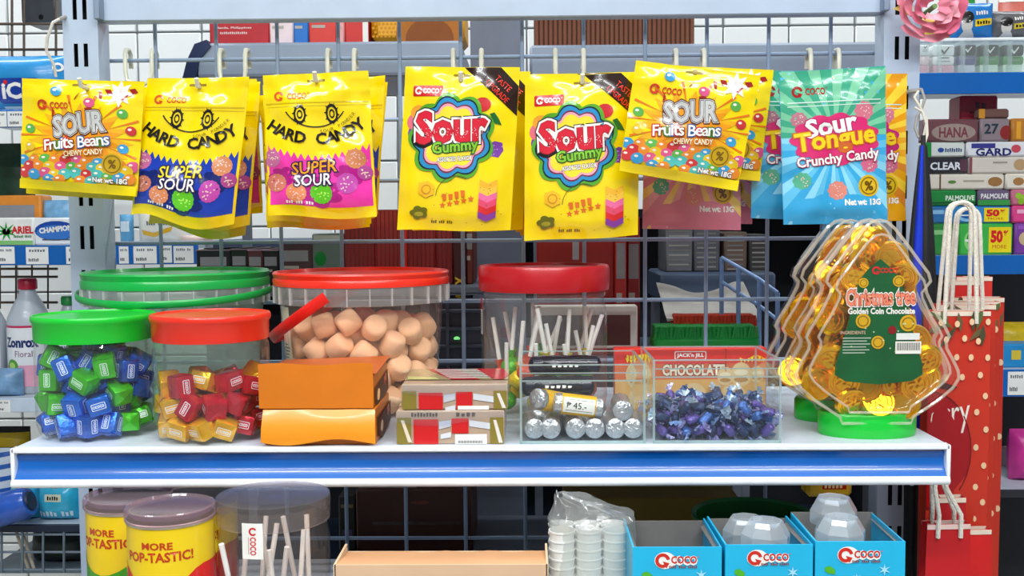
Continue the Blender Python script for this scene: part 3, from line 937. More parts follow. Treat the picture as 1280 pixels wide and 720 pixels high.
# lollipop jars
def wrap_lolly(h, stick_l, label, grp):
    o = MB().lathe([(0, -.010), (.006, -.009), (.0105, -.004), (.011, 0), (.0105, .004), (.006, .009), (.003, .011), (.0045, .016), (.006, .019)], 14).build('lollipop', M(h, .25, .2, .12, 160, .3), None, 50, label, 'lollipop', grp)
    mb = MB(); mb.tube([(0, 0, .008), (0, 0, stick_l)], .0024, 8); mb.build('stick', M('f2f0ec', .5), o)
    return o


x = sx_at(680, 1.192, 400); lr = wm_(160, 1.192) / 2; lzt = P(680, 331, 1.192).z - ZS
t = thing('lollipop_jar', 'clear screw jar with a dark red lid holding white stick lollipops', 'jar', (x, 1.192, ZS))
MB().lathe([(0, .003), (lr * .85, .002), (lr * .96, .006), (lr * .985, .02), (lr * .985, lzt - .052), (lr * .95, lzt - .044), (lr * .93, lzt - .036), (lr * .965, lzt - .034), (lr * .965, lzt - .031), (lr * .93, lzt - .029), (lr * .93, lzt - .004)], 56).build('jar_body', CLEAR('fafaf8', 1, .06, .03, 1.65), t)
mb = MB(); n = 72
for j, (q, z) in enumerate([(.96, lzt - .028), (1.01, lzt - .028), (1.02, lzt - .024), (1.02, lzt - .003), (1.0, lzt), (0.96, lzt), (.94, lzt - .003), (0, lzt - .003)]):
    pass
mb.lathe([(lr * .96, lzt - .028), (lr * 1.01, lzt - .028), (lr * 1.02, lzt - .024), (lr * 1.025, lzt - .003), (lr * 1.0, lzt), (lr * .96, lzt), (lr * .94, lzt - .003), (0, lzt - .003)], 72)
mb.build('lid', dr_lid, t)
p = Print(14, 44, False); p.group('side_label'); p.rect(0, 0, 14, 44, k_wht); p.rect(0, 0, 14, 14, g('d0241c'))
for i in range(8): p.rect(3, 17 + i * 3, 11, 18.4 + i * 3, g('8a8a8a'))
p.build(lambda x_, u, l: Vector(((lr * .987 + l) * math.sin(x_ / lr - 1.38), -(lr * .987 + l) * math.cos(x_ / lr - 1.38), .132 + u)), .00095, t, step=.003)
rs = random.Random(12)
LC = [('5cc83c', 'green'), ('e8d01c', 'yellow'), ('e04a2a', 'red')]
prot = {h: wrap_lolly(h, .068, f'{nm} wrapped lollipop with a white stick in the dark red lidded jar', 'lollipops in the dark red lidded jar') for h, nm in LC}
seen = set()
for i, (a, rad, tl, td, zz) in enumerate([(-2.6, .045, .15, 1.9, .085), (-2.0, .05, -.25, .4, .080), (-1.5, .052, .22, .2, .088), (-1.0, .045, .05, 1, .083), (-.5, .05, .32, .3, .078), (-2.3, .028, -.30, 0, .09), (-1.2, .02, .45, 2.9, .082), (-.2, .05, -.2, 0, .085), (2.6, .04, .3, 0, .08), (1.6, .045, .2, 1, .085), (.6, .045, -.3, 0, .08), (-1.8, .035, -.5, .2, .078),
                                     (-2.2, .05, .2, 2, .05), (-1.3, .05, .2, 0, .045), (-.6, .05, .2, 1, .04), (-2.9, .05, .2, 3, .05), (-1.75, .05, .2, 2, .018), (-.9, .05, .2, 1, .015), (-2.6, .05, .2, 2, .016), (-.2, .05, .2, 1, .03), (1, .04, .2, 1, .02), (2.4, .04, .2, 0, .02), (0, 0, .1, 0, .03)]):
    h = LC[(i * 2 + i // 3) % 3][0]; o = prot[h] if h not in seen else copy_tree(prot[h]); seen.add(h)
    o.location = (x + rad * math.cos(a), 1.192 + rad * math.sin(a), ZS + (.052 + (zz - .083) * .8 if zz > .07 else zz * .75 + .004)); o.rotation_euler = (tl * math.sin(td), tl * math.cos(td), rs.uniform(0, 6))


# ---- cartons
def carton(name, label, x0, x1, ytop, ybot_z, Y, depth, mat, height=None, rz=0., cat='box', group=None, bev=.0012):
    px = (x0 + x1) / 2; X = sx_at(px, Y, ytop); W = wm_(x1 - x0, Y)
    H = height or P(px, ytop, Y).z - ybot_z
    t = thing(name, label, cat, (X, Y, ybot_z), rz, group)
    MB().box((0, depth / 2, H / 2), (W, depth, H), bev).build('carton', mat, t)
    return t, W, H


org = M('dd7a14', .4, 0, .08, 20, .04); org2 = M('f79a1c', .3, 0, .06, 20, .04, .2); brn = M('5a3018', .5)
yo = YF + .012
ob, oW, oH = carton('candy_carton', 'orange candy carton with its front flap folded down, lower of the pair', 328, 470, 511, ZS, yo, .100, org)
fl = MB()
fl.grid(lambda u, v: Vector(((u - .5) * oW * (1.0 + .02 * v), -.001 - .0055 * math.sin(v * 2.2) - .003 * v, oH * (.98 - .86 * v) - .003 * v * math.sin(u * 7))), 16, 8)
fl.build('front_flap', org2, ob, fixn=False)
MB().box((oW * .5 + .0006, .054, oH * .45), (.0012, .09, oH * .55), 0).build('side_print', brn, ob)
p = Print(100, 30, False); p.group('mark'); p.ring(30, 8, 3, 4.2, brn, 0, 250); p.ell(33, 7, 1, 1, brn, 8); p.build(flat_front(oW * 0 - .0040), .001, ob, oy=-2 + 30 - oH * 1000 * .98 + 0, ox=0) if False else None
oz = ZS + oH + .0005
ot, tW, tH = carton('candy_carton', 'orange candy carton with a creased plain front, stacked on top of the other orange one', 322, 467, 455, oz, yo + .001, .100, org, height=P(394, 469, yo).z - oz)
tH2 = P(394, 455, yo).z - oz
mb = MB(); mb.grid(lambda u, v: Vector(((u - .5) * tW, -.0008 - .0025 * abs(math.sin(u * PI * 2.4)) * v * .5 - .001 * (1 - v), tH2 * (1 - v) + .0012 * math.sin(u * 9) * (1 - v))), 18, 6); mb.build('front_flap', org, ot, fixn=False)
mb = MB(); mb.grid(lambda u, v: Vector(((u - .5) * tW * (1 + .05 * u), .108 * v, tH + .001 + .004 * v * u)), 10, 6); mb.build('top_flap', M('c8622a', .4), ot, fixn=False)
p = Print(108, 40, False); p.group('side_print'); p.poly([(5, 14), (100, 8), (104, 30), (40, 38), (8, 30)], brn); p.ell(80, 16, 9, 6, k_red); p.ell(30, 24, 10, 6, g('e8b020'))
p.build(lambda x, u, l: Vector((tW / 2 + .0004 + l, .054 + x, tH + u)), .001, ot, oy=0)
p.build(lambda x, u, l: Vector((oW / 2 + .0016 + l, .054 + x, oH + u)), .00095, ob, oy=0)

olive = M('8a7a2c', .35, 0, .08, 20, 0, .3); tan = M('bfa58c', .25, 0, .06, 20, 0, .3); k_rd2 = M('d41a1c', .3, 0, .05, 20, 0, .3)
for i, (x0, x1, yt, zb, lab) in enumerate([(494, 631, 513, ZS, 'glossy tan carton with red squares and a barcode sticker, lower of the taped pair'), (501, 635, 480, None, 'glossy tan carton with red squares and crumpled clear tape, on top of the taped pair')]):
    if i: zb = ZS + H0 + .0005
    t, W, H = carton('taped_carton', lab, x0, x1, yt, zb, yo + .002 * i, .10, tan, rz=0)
    if not i: H0 = H
    k = W / 136; hh = H / k
    p = Print(136, hh, False); p.group('square_print')
    p.rect(1, 9, 19, hh - .5, olive); p.rect(118, 9, 135, hh - .5, olive)
    p.rect(22, 11, 53, hh - .5, k_rd2); p.rect(70, 10, 91, hh - (14 if i == 0 else .5), k_rd2)
    p.poly([(54, 14), (69, 12), (69, 20), (54, 24)], g('c8ccd4')); p.poly([(92, 12), (118, 16), (118, 24), (92, 20)], g('d8dce2')); p.poly([(56, 30), (69, 27), (69, 34), (56, 36)], g('e0e2e6'))
    p.poly([(6, 12), (10, 12), (20, 40), (15, 40)], g('e8d8c0')) if hh > 39 else None
    p.poly([(122, 12), (126, 12), (134, hh - 2), (129, hh - 2)], g('e8e0d8'))
    if not i:
        p.group('barcode_sticker'); p.rect(74, hh - 13, 114, hh - .5, k_wht); p.group('barcode')
        for q in range(22): p.rect(78 + q * 1.4, hh - 5, 78.7 + q * 1.4, hh - 1.5, k_blk)
        p.group('stamped_lettering'); p.text('PASTILLAS', 36, 5, 5, g('5a5048'), w=34); p.text('YEMA', 88, 5, 5, g('5a5048'), w=26)
    else:
        p.group('white_sticker'); p.rect(72, hh - 5, 112, hh, k_wht)
    p.build(lambda x, u, l: Vector((x, -.0006 - l, H + u)), k, t)
    # top print
    p = Print(136, 100, False); p.group('top_print'); p.rect(0, 0, 136, 100, g('b8a878')); p.poly([(20, 0), (60, 0), (100, 100), (62, 100)], k_red); p.poly([(86, 0), (128, 0), (136, 60), (130, 100), (118, 100)], k_red)
    for q in range(6): p.poly([(30 + q * 5, 8 + q * 15), (90 + q * 4, 4 + q * 15), (94 + q * 4, 12 + q * 15), (34 + q * 5, 16 + q * 15)], k_wht)
    p.poly([(2, 70), (40, 80), (46, 98), (4, 98)], g('d8e090'))
    p.build(lambda x, u, l: Vector((x, .100 + u, H + .0004 + l)), k * .735 if False else .00098 * (W / .1333), t)
    mb = MB(); mb.grid(lambda u, v: Vector((W * (-.5 + 1.02 * u), -.0022 - .002 * noise.noise((u * 6, v * 3, i * 4)), H * (1.0 - .32 * v * (1 + .4 * math.sin(u * 5))))), 20, 5)
    mb.build('clear_tape', CLEAR('f4f8ff', 1, .08, .08, 1.6, .5, 60), t, fixn=False)


# ---- clear acrylic bins
def acrylic(label, x0, x1, yt, Y, depth):
    px = (x0 + x1) / 2; X = sx_at(px, Y, yt); W = wm_(x1 - x0, Y); H = P(px, yt, Y).z - ZS; th = .0022
    t = thing('acrylic_bin', label, 'bin', (X, Y, ZS), 0, 'clear acrylic bins')
    m = CLEAR('fdfefe', 1, .015, .02, 1.5); e = CLEAR('e6f4f2', 1, .38, .15, 1.6)
    MB().box((0, th / 2, H / 2), (W, th, H)).build('front_panel', m, t, smooth=0)
    MB().box((0, depth - th / 2, H / 2), (W, th, H)).build('back_panel', m, t, smooth=0)
    for sg in (-1, 1): MB().box((sg * (W / 2 - th / 2), depth / 2, H / 2), (th, depth - 2 * th, H)).build('side_panel', m, t, smooth=0)
    MB().box((0, depth / 2, th / 2), (W - 2 * th, depth - 2 * th, th)).build('base_panel', m, t, smooth=0)
    q = .0013
    for y in (q, depth - q): MB().box((0, y, H + .0006), (W, 2 * q, .0012)).build('polished_edge', e, t, smooth=0)
    for sg in (-1, 1):
        MB().box((sg * (W / 2 - q), depth / 2, H + .0006), (2 * q, depth - 4 * q, .0012)).build('polished_edge', e, t, smooth=0)
        for y in (-.0004, depth - .002): MB().box((sg * (W / 2 - .001), y, H / 2), (.0022, .0012, H)).build('polished_edge', e, t, smooth=0)
    MB().box((0, -.0004, .0015), (W, .0012, .003)).build('polished_edge', e, t, smooth=0)
    MB().box((0, th + .0006, H * .80), (W - 2 * th, .0012, .0016)).build('inner_lip', e, t, smooth=0)
    MB().box((0, th + .0006, H * .90), (W - 2 * th, .0012, .0012)).build('inner_lip', e, t, smooth=0)
    return t, X, W, H


ya = YF + .012
a1, a1x, a1w, a1h = acrylic('clear acrylic bin holding silver and yellow foil rolls', 649, 807, 457, ya, .112)
a2, a2x, a2w, a2h = acrylic('clear acrylic bin heaped with small blue twist wrapped candies', 816, 977, 451, ya, .112)

silver = M('c4c6ca', .28, .75, .12, 130, .6, .1); rollyel = M('f0ba10', .35)
rollv = [(0, -.026), (.004, -.0265), (.0085, -.025), (.0100, -.0235), (.0102, -.02), (.0102, .02), (.0100, .0235), (.0085, .025), (.004, .0265), (0, .026)]


def roll(label, sleeve=None, col=silver):
    o = MB().lathe(rollv, 20).build('candy_roll', col, None, 40, label, 'candy roll', 'foil candy rolls in the acrylic bin')
    mb = MB(); mb.lathe([(.0105, -.017), (.0107, -.016), (.0107, .016), (.0105, .017)], 20)
    if sleeve: mb.build('paper_sleeve', sleeve, o)
    return o


rs = random.Random(2); first = None
Yr = ya + .034
for i, (px, py) in enumerate([(665, 530), (691, 530), (718, 530), (745, 529), (769, 530), (794, 530), (780, 507)]):
    if first is None: o = first = roll('silver foil candy roll lying end on in the acrylic bin')
    else: o = copy_tree(first)
    q = P(px, py, Yr - .026); z = ZS + .0022 + .0106 + (.0 if i < 6 else .0178)
    o.location = (q.x * 1.0, Yr, z); o.rotation_euler = (PI / 2, rs.uniform(0, 6), rs.uniform(-.12, .12)); o['label'] = 'silver foil candy roll lying end on in the acrylic bin'
for i in range(5):
    o = copy_tree(first); o.location = (a1x + a1w * (-.36 + .18 * i), Yr + .046, ZS + .0130); o.rotation_euler = (PI / 2, rs.uniform(0, 6), 0)
    o['label'] = 'silver foil candy roll in the rear row of the acrylic bin'
o = roll('yellow sleeved candy roll leaning on the silver ends in the acrylic bin', rollyel); q = P(690, 504, ya + .03); o.location = (q.x, ya + .030, ZS + .037); o.rotation_euler = (PI / 2 - .25, 0, -.75)
o2 = roll('yellow sleeved candy roll with a handwritten price sticker in the acrylic bin', rollyel); q = P(723, 503, ya + .022); o2.location = (q.x, ya + .020, ZS + .0345); o2.rotation_euler = (PI / 2, 0, PI / 2 - .12); o2.rotation_euler = (0, PI / 2 + .12, 0)
p = Print(40, 20, False); p.group('price_sticker'); p.rect(0, 0, 40, 20, g('f6f4ea')); p.ring(20, 10, 0, 0, k_blk, n=1)
p.rect(3, 3, 37, 3.5, k_blk); p.rect(3, 16.5, 37, 17, k_blk); p.group('price_lettering'); p.text('P', 7, 10, 7, k_blk); p.rect(4, 8, 10, 8.7, k_blk); p.text('45.-', 21, 10, 8, k_blk, w=17)
Rr = .0113
p.build(lambda x, u, l: Vector(((Rr + l) * math.sin((u + .009) / Rr) * -1, -(Rr + l) * math.cos((u + .009) / Rr), x)), .00078, o2, step=.003)
for i in range(2):
    o = roll('black wrapped chocolate roll lying across the back of the acrylic bin', M('15151f', .2, .2, .1, 60, .3, .4), M('1c1c2c', .2))
    o.scale = (1.0, 1.0, 1.45); o.location = (a1x - .022 + .008 * i, ya + .070 + .020 * i, ZS + .046 + .019 * i); o.rotation_euler = (0, PI / 2, .05)
    p = Print(60, 10, False); p.group('lettering'); p.text('CHOCO', 30, 5, 5, k_wht, w=34, bold=.03)
    p.build(lambda x, u, l: Vector((-(.0110 + l) * math.sin((u + .004) / .011), -(.0110 + l) * math.cos((u + .004) / .011), x)), .0006, o, step=.003)

# twist candies
def twist(h, label, h2):
    o = MB().box((0, 0, 0), (.015, .0085, .0072), .0026, seg=2).build('twist_candy', M(h, .25, .45, .2, 260, .4), None, 50, label, 'candy', 'twist candies in the acrylic bin')
    for sg in (-1, 1):
        mb = MB(); n = 7
        vs = [(sg * .0072, 0, 0)]
        for k in range(n):
            a = (k / (n - 1) - .5) * 1.7; vs.append((sg * (.0072 + .0092 * math.cos(a)), .0014 * (-1) ** k, .0092 * math.sin(a)))
        mb.add(vs, [(0, k, k + 1) for k in range(1, n)]); mb.build('twisted_end', M(h2, .2, .5, .2, 260, .3), o, smooth=0, fixn=False)
    return o


pr_ = [twist('4f79c4', 'light blue twist wrapped candy in the acrylic bin', 'b4cdf0'), twist('6a5aa8', 'violet twist wrapped candy in the acrylic bin', 'b8b4e0'), twist('22365e', 'navy twist wrapped candy in the acrylic bin', '8aa8d8'), twist('3a4a6e', 'dusky blue twist wrapped candy in the acrylic bin', 'cfe0f4')]
sp = lambda rs: ((rs.rand() - .5) * a2w * .8, .01 + rs.rand() * .09, .01 + rs.rand() * .12)
pts = pack(190, .0066, box_in(-a2w / 2 + .003, a2w / 2 - .003, .004, .108, .003, .0075), sp, 9, 160)
used = set()
for i, p in enumerate(pts):
    k = rs.randrange(4); o = pr_[k] if k not in used else copy_tree(pr_[k]); used.add(k)
    o.location = (a2x + p[0], ya + p[1], ZS + p[2]); o.rotation_euler = (rs.uniform(0, 6), rs.uniform(-.9, .9), rs.uniform(0, 6))

# chocolate boxes behind the bins
redc = M('e02a1c', .3, 0, .06, 12, 0, .3)
yc = ya + .118
for i in range(6):
    t, W, H = carton('chocolate_box', ['upright red chocolate box with gold and white lettering, foremost behind the bins', 'upright red chocolate box in the row behind the lettered one'][min(i, 1)], 768, 958, 435, ZS, yc + i * .0205, .0195, redc, group='red chocolate boxes in a row')
    t.rotation_euler.z = (.0, .004, -.004)[i % 3]
    if i == 0:
        k = W / 192; p = Print(192, H / k, False); p.group('lower_tone_print'); p.rect(.5, 20, 191, H / k - .5, g('e0682a')); p.rect(.5, 40, 191, H / k - .5, g('e8b060'))  # orange and tan bands printed across the lower face
        p.group('maker_lettering'); p.rrect(76, 4, 116, 15, 2, k_wht); p.rrect(77, 5, 115, 14, 1.6, g('d8281c')); p.text("JACK'n JILL", 96, 9.6, 6, k_wht, w=34, bold=.03)
        p.group('title_lettering'); p.text('CHOCOLATE', 100, 28, 13, g('f6e6c8'), w=78, bold=.04, outline=[(g('8a2a10'), .1)])
        p.group('banner_print')
        for x in (14, 158):
            for q in range(7): p.poly([(x + q * 4.6, 12 + 3 * math.sin(q)), (x + q * 4.6 + 4.2, 12 + 3 * math.sin(q + 1)), (x + q * 4.6 + 2.2, 19)], k_yel)
        p.text('ASSORTED', 30, 10, 6, k_yel, w=30, rot=-.1, outline=[(g('3a2a6a'), .12)])
        p.group('biscuit_print')
        for x, y, r in ((30, 34, 16), (160, 34, 13), (180, 34, 9), (140, 36, 10), (36, 70, 20), (100, 66, 18), (150, 70, 20)):
            p.ell(x, y, r, r * 1.2, g('e8c890'), 20); p.ell(x, y - r * .2, r * .7, r * .3, g('f4e4c0'), 14); p.ell(x, y + r * .5, r * .7, r * .25, g('c08a4a'), 14)
        p.rect(140, .5, 141, 30, g('b01c14'))
        p.build(lambda x, u, l: Vector((x, -.0002 - l, H + u)), k, t)

# ---- tree shaped boxes of chocolate coins
prof = [(0, 275), (9, 277), (20, 286), (34, 303), (50, 324), (63, 340), (66, 350), (60, 357), (61, 364), (72, 386), (86, 407), (91, 417), (87, 424), (88, 432), (97, 447), (103, 459), (104, 468), (97, 479), (80, 493), (60, 506), (47, 514), (44, 522)]
CX = 1085; YT = 1.052


def tree_poly(s=1., cx=CX, cy=400):
    pts = []
    for dx, y in prof: pts.append((dx * s, cy + (y - cy) * s))
    pts = pts + [(-a, b) for a, b in reversed(pts[1:])]
    return pts


zb0 = P(CX, 545, YT - .02).z
tree = thing('coin_tree_box', 'clear tree shaped box of gold coins on a green base, foremost with label', 'candy box', (sx_at(CX, YT, 400), YT, ZS), 0, 'tree shaped coin boxes')
TX = tree.location.x
def loc(dx, y, Y=YT): q = P(CX + dx, y, Y); return (q.x - TX, q.z - ZS)
shell = CLEAR('fffefc', .7, .012, .03, 1.45, .10, 55)
pl = []
for dx, y in tree_poly():
    q = P(CX, y, YT).z - ZS; pl.append((dx * YT / FPX * .945, q))
MB().prism(pl, -.030, .030, .009, 3).build('clear_shell', shell, tree, smooth=50)
pl2 = [(x * .86, (z - .11) * .87 + .11) for x, z in pl]
MB().prism(pl2, -.0375, -.0300, .006, 2).build('raised_front', shell, tree, smooth=50)
MB().prism(pl2, .0300, .0375, .006, 2).build('raised_back', shell, tree, smooth=50)
for yy, q_, rr_ in ((-.030, pl, .0016), (.002, pl, .0022), (-.0372, pl2, .0013)):
    MB().tube([(x * (1.0 if q_ is pl2 else 1.004), yy, z) for x, z in q_], rr_, 6, closed=True).build('moulded_edge', CLEAR('fffaf0', 1, .30, .06, 1.7), tree)
bw = wm_(121, YT) / 2
MB().lathe([(0, 0), (bw * .97, 0), (bw, .002), (bw, .021), (bw * .96, .0235), (0, .0235)], 48, sy=.66).build('base', M('16c83a', .3, 0, .04, 20, 0, .2), tree)
pl3 = []
for dx, y in ((0, 322), (14, 334), (24, 347), (33, 372), (36, 392), (43, 420), (52, 448), (53, 462), (40, 470), (0, 474)): pl3.append((dx, y))
pl3 = pl3 + [(-a, b) for a, b in reversed(pl3[1:-1])]
cardm = M('0d5a2c', .3, 0, .2, 30, 0, .3)
MB().prism([(x * YT / FPX, P(CX, y, YT).z - ZS) for x, y in pl3], -.0345, -.0337).build('label_card', cardm, tree, smooth=0)
p = Print(120, 170, False); rs = random.Random(3)
coco(p, 55, 31, 5, 70, 31, 20, 6, k_red)
p.group('title_lettering'); p.text('Christmas tree', 61, 63, 19, g('f08a6a'), w=82, rot=-.02, bold=.03, outline=[(k_wht, .1), (g('a81c2a'), .05)])
p.text('Golden Coin Chocolate', 62, 80, 7, k_wht, w=80, bold=.035)
p.group('coin_print')
for x, y, r in ((40, 46, 6), (82, 44, 7), (40, 92, 9), (94, 95, 10), (58, 118, 8)): p.ell(x, y, r, r, k_gld, 18); p.ring(x, y, r * .6, r * .75, g('8a6a10'), n=14)
p.ell(75, 103, 5, 5, k_dred)
p.group('small_lettering'); p.text('INGREDIENTS', 28, 106, 4, g('f0c8b0'), w=30)
for q in range(6): p.rect(16, 112 + q * 3.6, 16 + 34 - (q * 5) % 9, 113.4 + q * 3.6, g('a8b8a8'))
p.group('barcode_label'); p.rect(80, 107, 108, 115, g('e8ece8')); p.rect(79, 117, 110, 132, k_wht); p.group('barcode')
for q in range(16): p.rect(81 + q * 1.75, 118.5, 81.9 + q * 1.75, 128, k_blk)
p.group('spark_print')
for q in range(16): p.star(25 + rs.random() * 75, 60 + rs.random() * 75, .5, 1.6, 4, g('d8f0c0'))
zl = P(CX, 322, YT).z - ZS
p.build(lambda x, u, l: Vector((x, -.0346 - l * .4, zl + .0138 + u)), YT / FPX, tree)

gold = M('ffbe1e', .22, .88, .08, 60, .05)
coin = MB(); cr = .0168
coin.lathe([(0, -.0024), (cr * .76, -.0024), (cr * .82, -.0042), (cr * .92, -.0042), (cr, -.0012), (cr * 1.03, 0), (cr, .0012), (cr * .92, .0042), (cr * .82, .0042), (cr * .76, .0024), (0, .0024)], 28)
coin = coin.build('chocolate_coin', gold, None, 35, 'gold foil chocolate coin inside the foremost tree shaped box', 'chocolate coin', 'chocolate coins in the tree boxes')
for sg in (-1, 1):
    mb = MB(); mb.lathe([(cr * .52, .0022 * sg), (cr * .56, .0036 * sg), (cr * .62, .0036 * sg), (cr * .67, .0022 * sg)], 24)
    for a in range(6):
        mb.box((cr * .28 * math.cos(a * 1.047), cr * .28 * math.sin(a * 1.047), .0032 * sg), (cr * .40, cr * .13, .0030), 0, Matrix.Rotation(a * 1.047 + .4, 3, 'Z'))
    mb.build('relief', gold, coin)


def inpoly(x, z, poly):
    c = False
    for i in range(len(poly)):
        (x1, z1), (x2, z2) = poly[i - 1], poly[i]
        if (z1 > z) != (z2 > z) and x < (x2 - x1) * (z - z1) / (z2 - z1) + x1: c = not c
    return c


pin = [(x * .90, (z - .105) * .90 + .107) for x, z in pl]
plab = [(x * YT / FPX * .86, P(CX, y, YT).z - ZS) for x, y in pl3]
spots = []
pout = [(x * .97, (z - .105) * .97 + .105) for x, z in pl]
rs = random.Random(21)
for lay, (yy, st) in enumerate(((-.019, .0235), (-.002, .026), (.016, .0265))):
    z = .034
    row = 0
    while z < .24:
        xx = -.09 + (row % 2) * st / 2
        while xx < .09:
            if all(inpoly(xx + a_ * .0145, z + b_ * .0145, pout) for a_, b_ in ((1, 0), (-1, 0), (0, 1), (0, -1))) and not (lay == 0 and inpoly(xx, z, plab)):
                spots.append((xx + rs.uniform(-.003, .003), yy + rs.uniform(-.003, .003), z + rs.uniform(-.003, .003), lay))
            xx += st
        z += st * .88; row += 1
mp = {}
coin_used = False
TREES = [(0, 0, 0), (-.003, .082, 0)]
tt = [tree]
for k, (dx, dy, _) in enumerate(TREES[1:]):
    c = again(tree, 'clear tree shaped box of gold coins standing behind the labelled one')
    c.location = (TX + dx, YT + dy, ZS); tt.append(c)
for k, (dx, dy, _) in enumerate(TREES):
    for (a, b, z, lay) in spots:
        if k and (lay == 2 or a > .05): continue
        o = coin if not coin_used else copy_tree(coin); coin_used = True
        o.location = (TX + dx + a, YT + dy + b, ZS + z)
        o.rotation_euler = (PI / 2 + rs.uniform(-.45, .45), rs.uniform(-.5, .5) if rs.random() < .75 else rs.uniform(-1.1, 1.1), rs.uniform(-.4, .4))
        o['label'] = 'gold foil chocolate coin inside the ' + ('foremost', 'rear')[k] + ' tree shaped box'
# ================================================================ things on the lower shelf
def can(label, px, ylid, Y, wpx, band, letters=True, tx=0.):
    x = sx_at(px, Y, ylid); r = wm_(wpx, Y) / 2; zt = P(px, ylid, Y).z - ZL
    t = thing('snack_can', label, 'snack can', (x, Y, ZL), 0, 'snack cans on the lower shelf')
    R = r * .95
    MB().lathe([(0, .001), (R * .97, .001), (R, .003), (R, zt - .012)], 56).build('can_body', M('f6d20c', .3, 0, .04, 15, 0, .3), t)
    MB().lathe([(R, zt - .0125), (R * 1.03, zt - .012), (R * 1.03, zt - .0095), (R, zt - .009)], 48).build('metal_rim', M('d0c8b8', .3, .7), t)
    MB().lathe([(R * 1.035, zt - .0105), (R * 1.055, zt - .010), (R * 1.055, zt - .003), (R * 1.03, zt - .0006), (R * .99, zt), (R * .95, zt - .0022), (0, zt - .0022)], 56).build('lid', CLEAR('e8d4dc', .8, .22, .1), t)
    MB().lathe([(R * .95, zt - .006), (0, zt - .006)], 40).build('inner_seal', M('4a2430', .4, .2), t)
    k = r * 2 / 113
    p = Print(160, 240, False); p.group('colour_band'); pts = []
    n = 28
    for i in range(n):
        a, b = -178 + 356 * i / n, -178 + 356 * (i + 1) / n
        f = lambda q: 62 + 26 * max(0, math.cos(math.radians(q * 1.0 * 1.6))) * (1 if abs(q) < 56 else 0) - 0 * q
        sx_ = lambda q: 80 + q * PI / 180 * 53.7
        kk = p.n; p.poly([(sx_(a), f(a)), (sx_(b), f(b)), (sx_(b), 228), (sx_(a), 228)], g(band)); p.n = kk
    p.n += 1
    if letters:
        p.group('lettering'); rd = g('c03a10')
        p.text('MORE', 80, 33, 8.5, rd, w=38, bold=.03); p.arc('POP-TASTIC!', 80, 47 - 240, 240, 100, 80, 11.5, rd, bold=.05) if False else p.text('POP-TASTIC!', 80, 47, 11.5, rd, w=88, bold=.03, rot=-.02)
    zz = zt - .004
    p.build(lambda x_, u, l: Vector(((R + l) * math.sin(x_ / R + tx), -(R + l) * math.cos(x_ / R + tx), zz + u)), k, t, step=.004)
    return t


can('snack can with a yellow top and a red lower band, in front of the others', 213, 630, .905, 113, 'dc1c1c')
can('snack can with a yellow top and a green lower band', 161, 616, .985, 110, '3c9c1c', tx=-.35)
can('snack can squeezed in between the other cans and the clear lollipop jar', 246, 612, 1.07, 104, 'c01c1c')

Y = .938; x = sx_at(342, Y, 640); r = wm_(142, Y) / 2; zt = P(342, 618, Y).z - ZL
t = thing('lollipop_jar', 'clear jar with a clear lid and a white tag below the shelf rail', 'jar', (x, Y, ZL))
MB().lathe([(0, .003), (r * .9, .002), (r * .97, .008), (r * .99, .02), (r * .99, zt - .038), (r * .94, zt - .028), (r * .94, zt - .006)], 56).build('jar_body', CLEAR('f4efec', .9, .05, .04), t)
MB().lathe([(r * .95, zt - .022), (r * 1.0, zt - .022), (r * 1.01, zt - .018), (r, zt - .010), (r * 1.02, zt - .008), (r * 1.0, zt), (0, zt - .001)], 56).build('lid', CLEAR('f0eae8', .8, .12, .06), t)
p = Print(26, 44, False); p.group('paper_tag'); p.rect(0, 0, 26, 44, k_wht); p.group('tag_lettering'); p.text('COCO', 14, 28, 7, k_red, w=22, rot=PI / 2, bold=.03); p.ring(14, 10, 3, 5, k_red, 40, 330); p.rect(8, 17, 9, 38, g('c8a8a0'))
p.build(lambda x_, u, l: Vector(((r * 1.015 + l) * math.sin(x_ / r - .12), -(r * 1.015 + l) * math.cos(x_ / r - .12), zt - .012 + u)), .00072, t, step=.004)
first = None
for i, (a, rad, tx_, ty_) in enumerate([(-2.7, .036, .12, .05), (-2.3, .034, -.22, 0), (-1.9, .03, .1, .2), (-1.2, .036, .05, -.1), (-.8, .034, -.18, .1), (-.1, .033, -.22, 0), (-1.5, .012, .2, .1), (2.4, .03, .15, -.1), (.8, .03, -.1, -.15), (1.6, .028, .05, -.2)]):
    if first is None: o = first = wrap_lolly('8a3a4a', .108, 'white stick lollipop in the clear jar below the shelf rail', 'lollipops in the clear lidded jar')
    else: o = copy_tree(first)
    o.location = (x + rad * math.cos(a), Y + rad * math.sin(a), ZL + .052 + .008 * (i % 3)); o.rotation_euler = (ty_, tx_, i)

# display tray
Y0, Y1 = .885, .945
xa, xb = sx_at(418, Y0, 708), sx_at(684, Y0, 708); zf = P(550, 706, Y0).z - ZL; zk = P(550, 689, Y1).z - ZL
t = thing('display_carton', 'open beige display carton with a raised back flap', 'carton', ((xa + xb) / 2, Y0, ZL))
W = xb - xa; cb = M('dcb693', .6, 0, .06, 12); cbi = M('e2c4a0', .6, 0, .06, 12)
MB().box((0, .001, zf / 2), (W, .002, zf)).build('front_panel', cb, t, smooth=0)
mb = MB(); mb.grid(lambda u, v: Vector(((u - .5) * W * (1 - .01 * v), .001 + (Y1 - Y0 - .001) * v, zf + (zk - zf) * v + .0012 * noise.noise((u * 9, v, 2)) * v)), 24, 4); mb.build('folded_flap', M('e0a878', .6, 0, .12, 8), t, fixn=False)
MB().box((0, Y1 - Y0, zk / 2), (W, .002, zk)).build('back_panel', cbi, t, smooth=0)
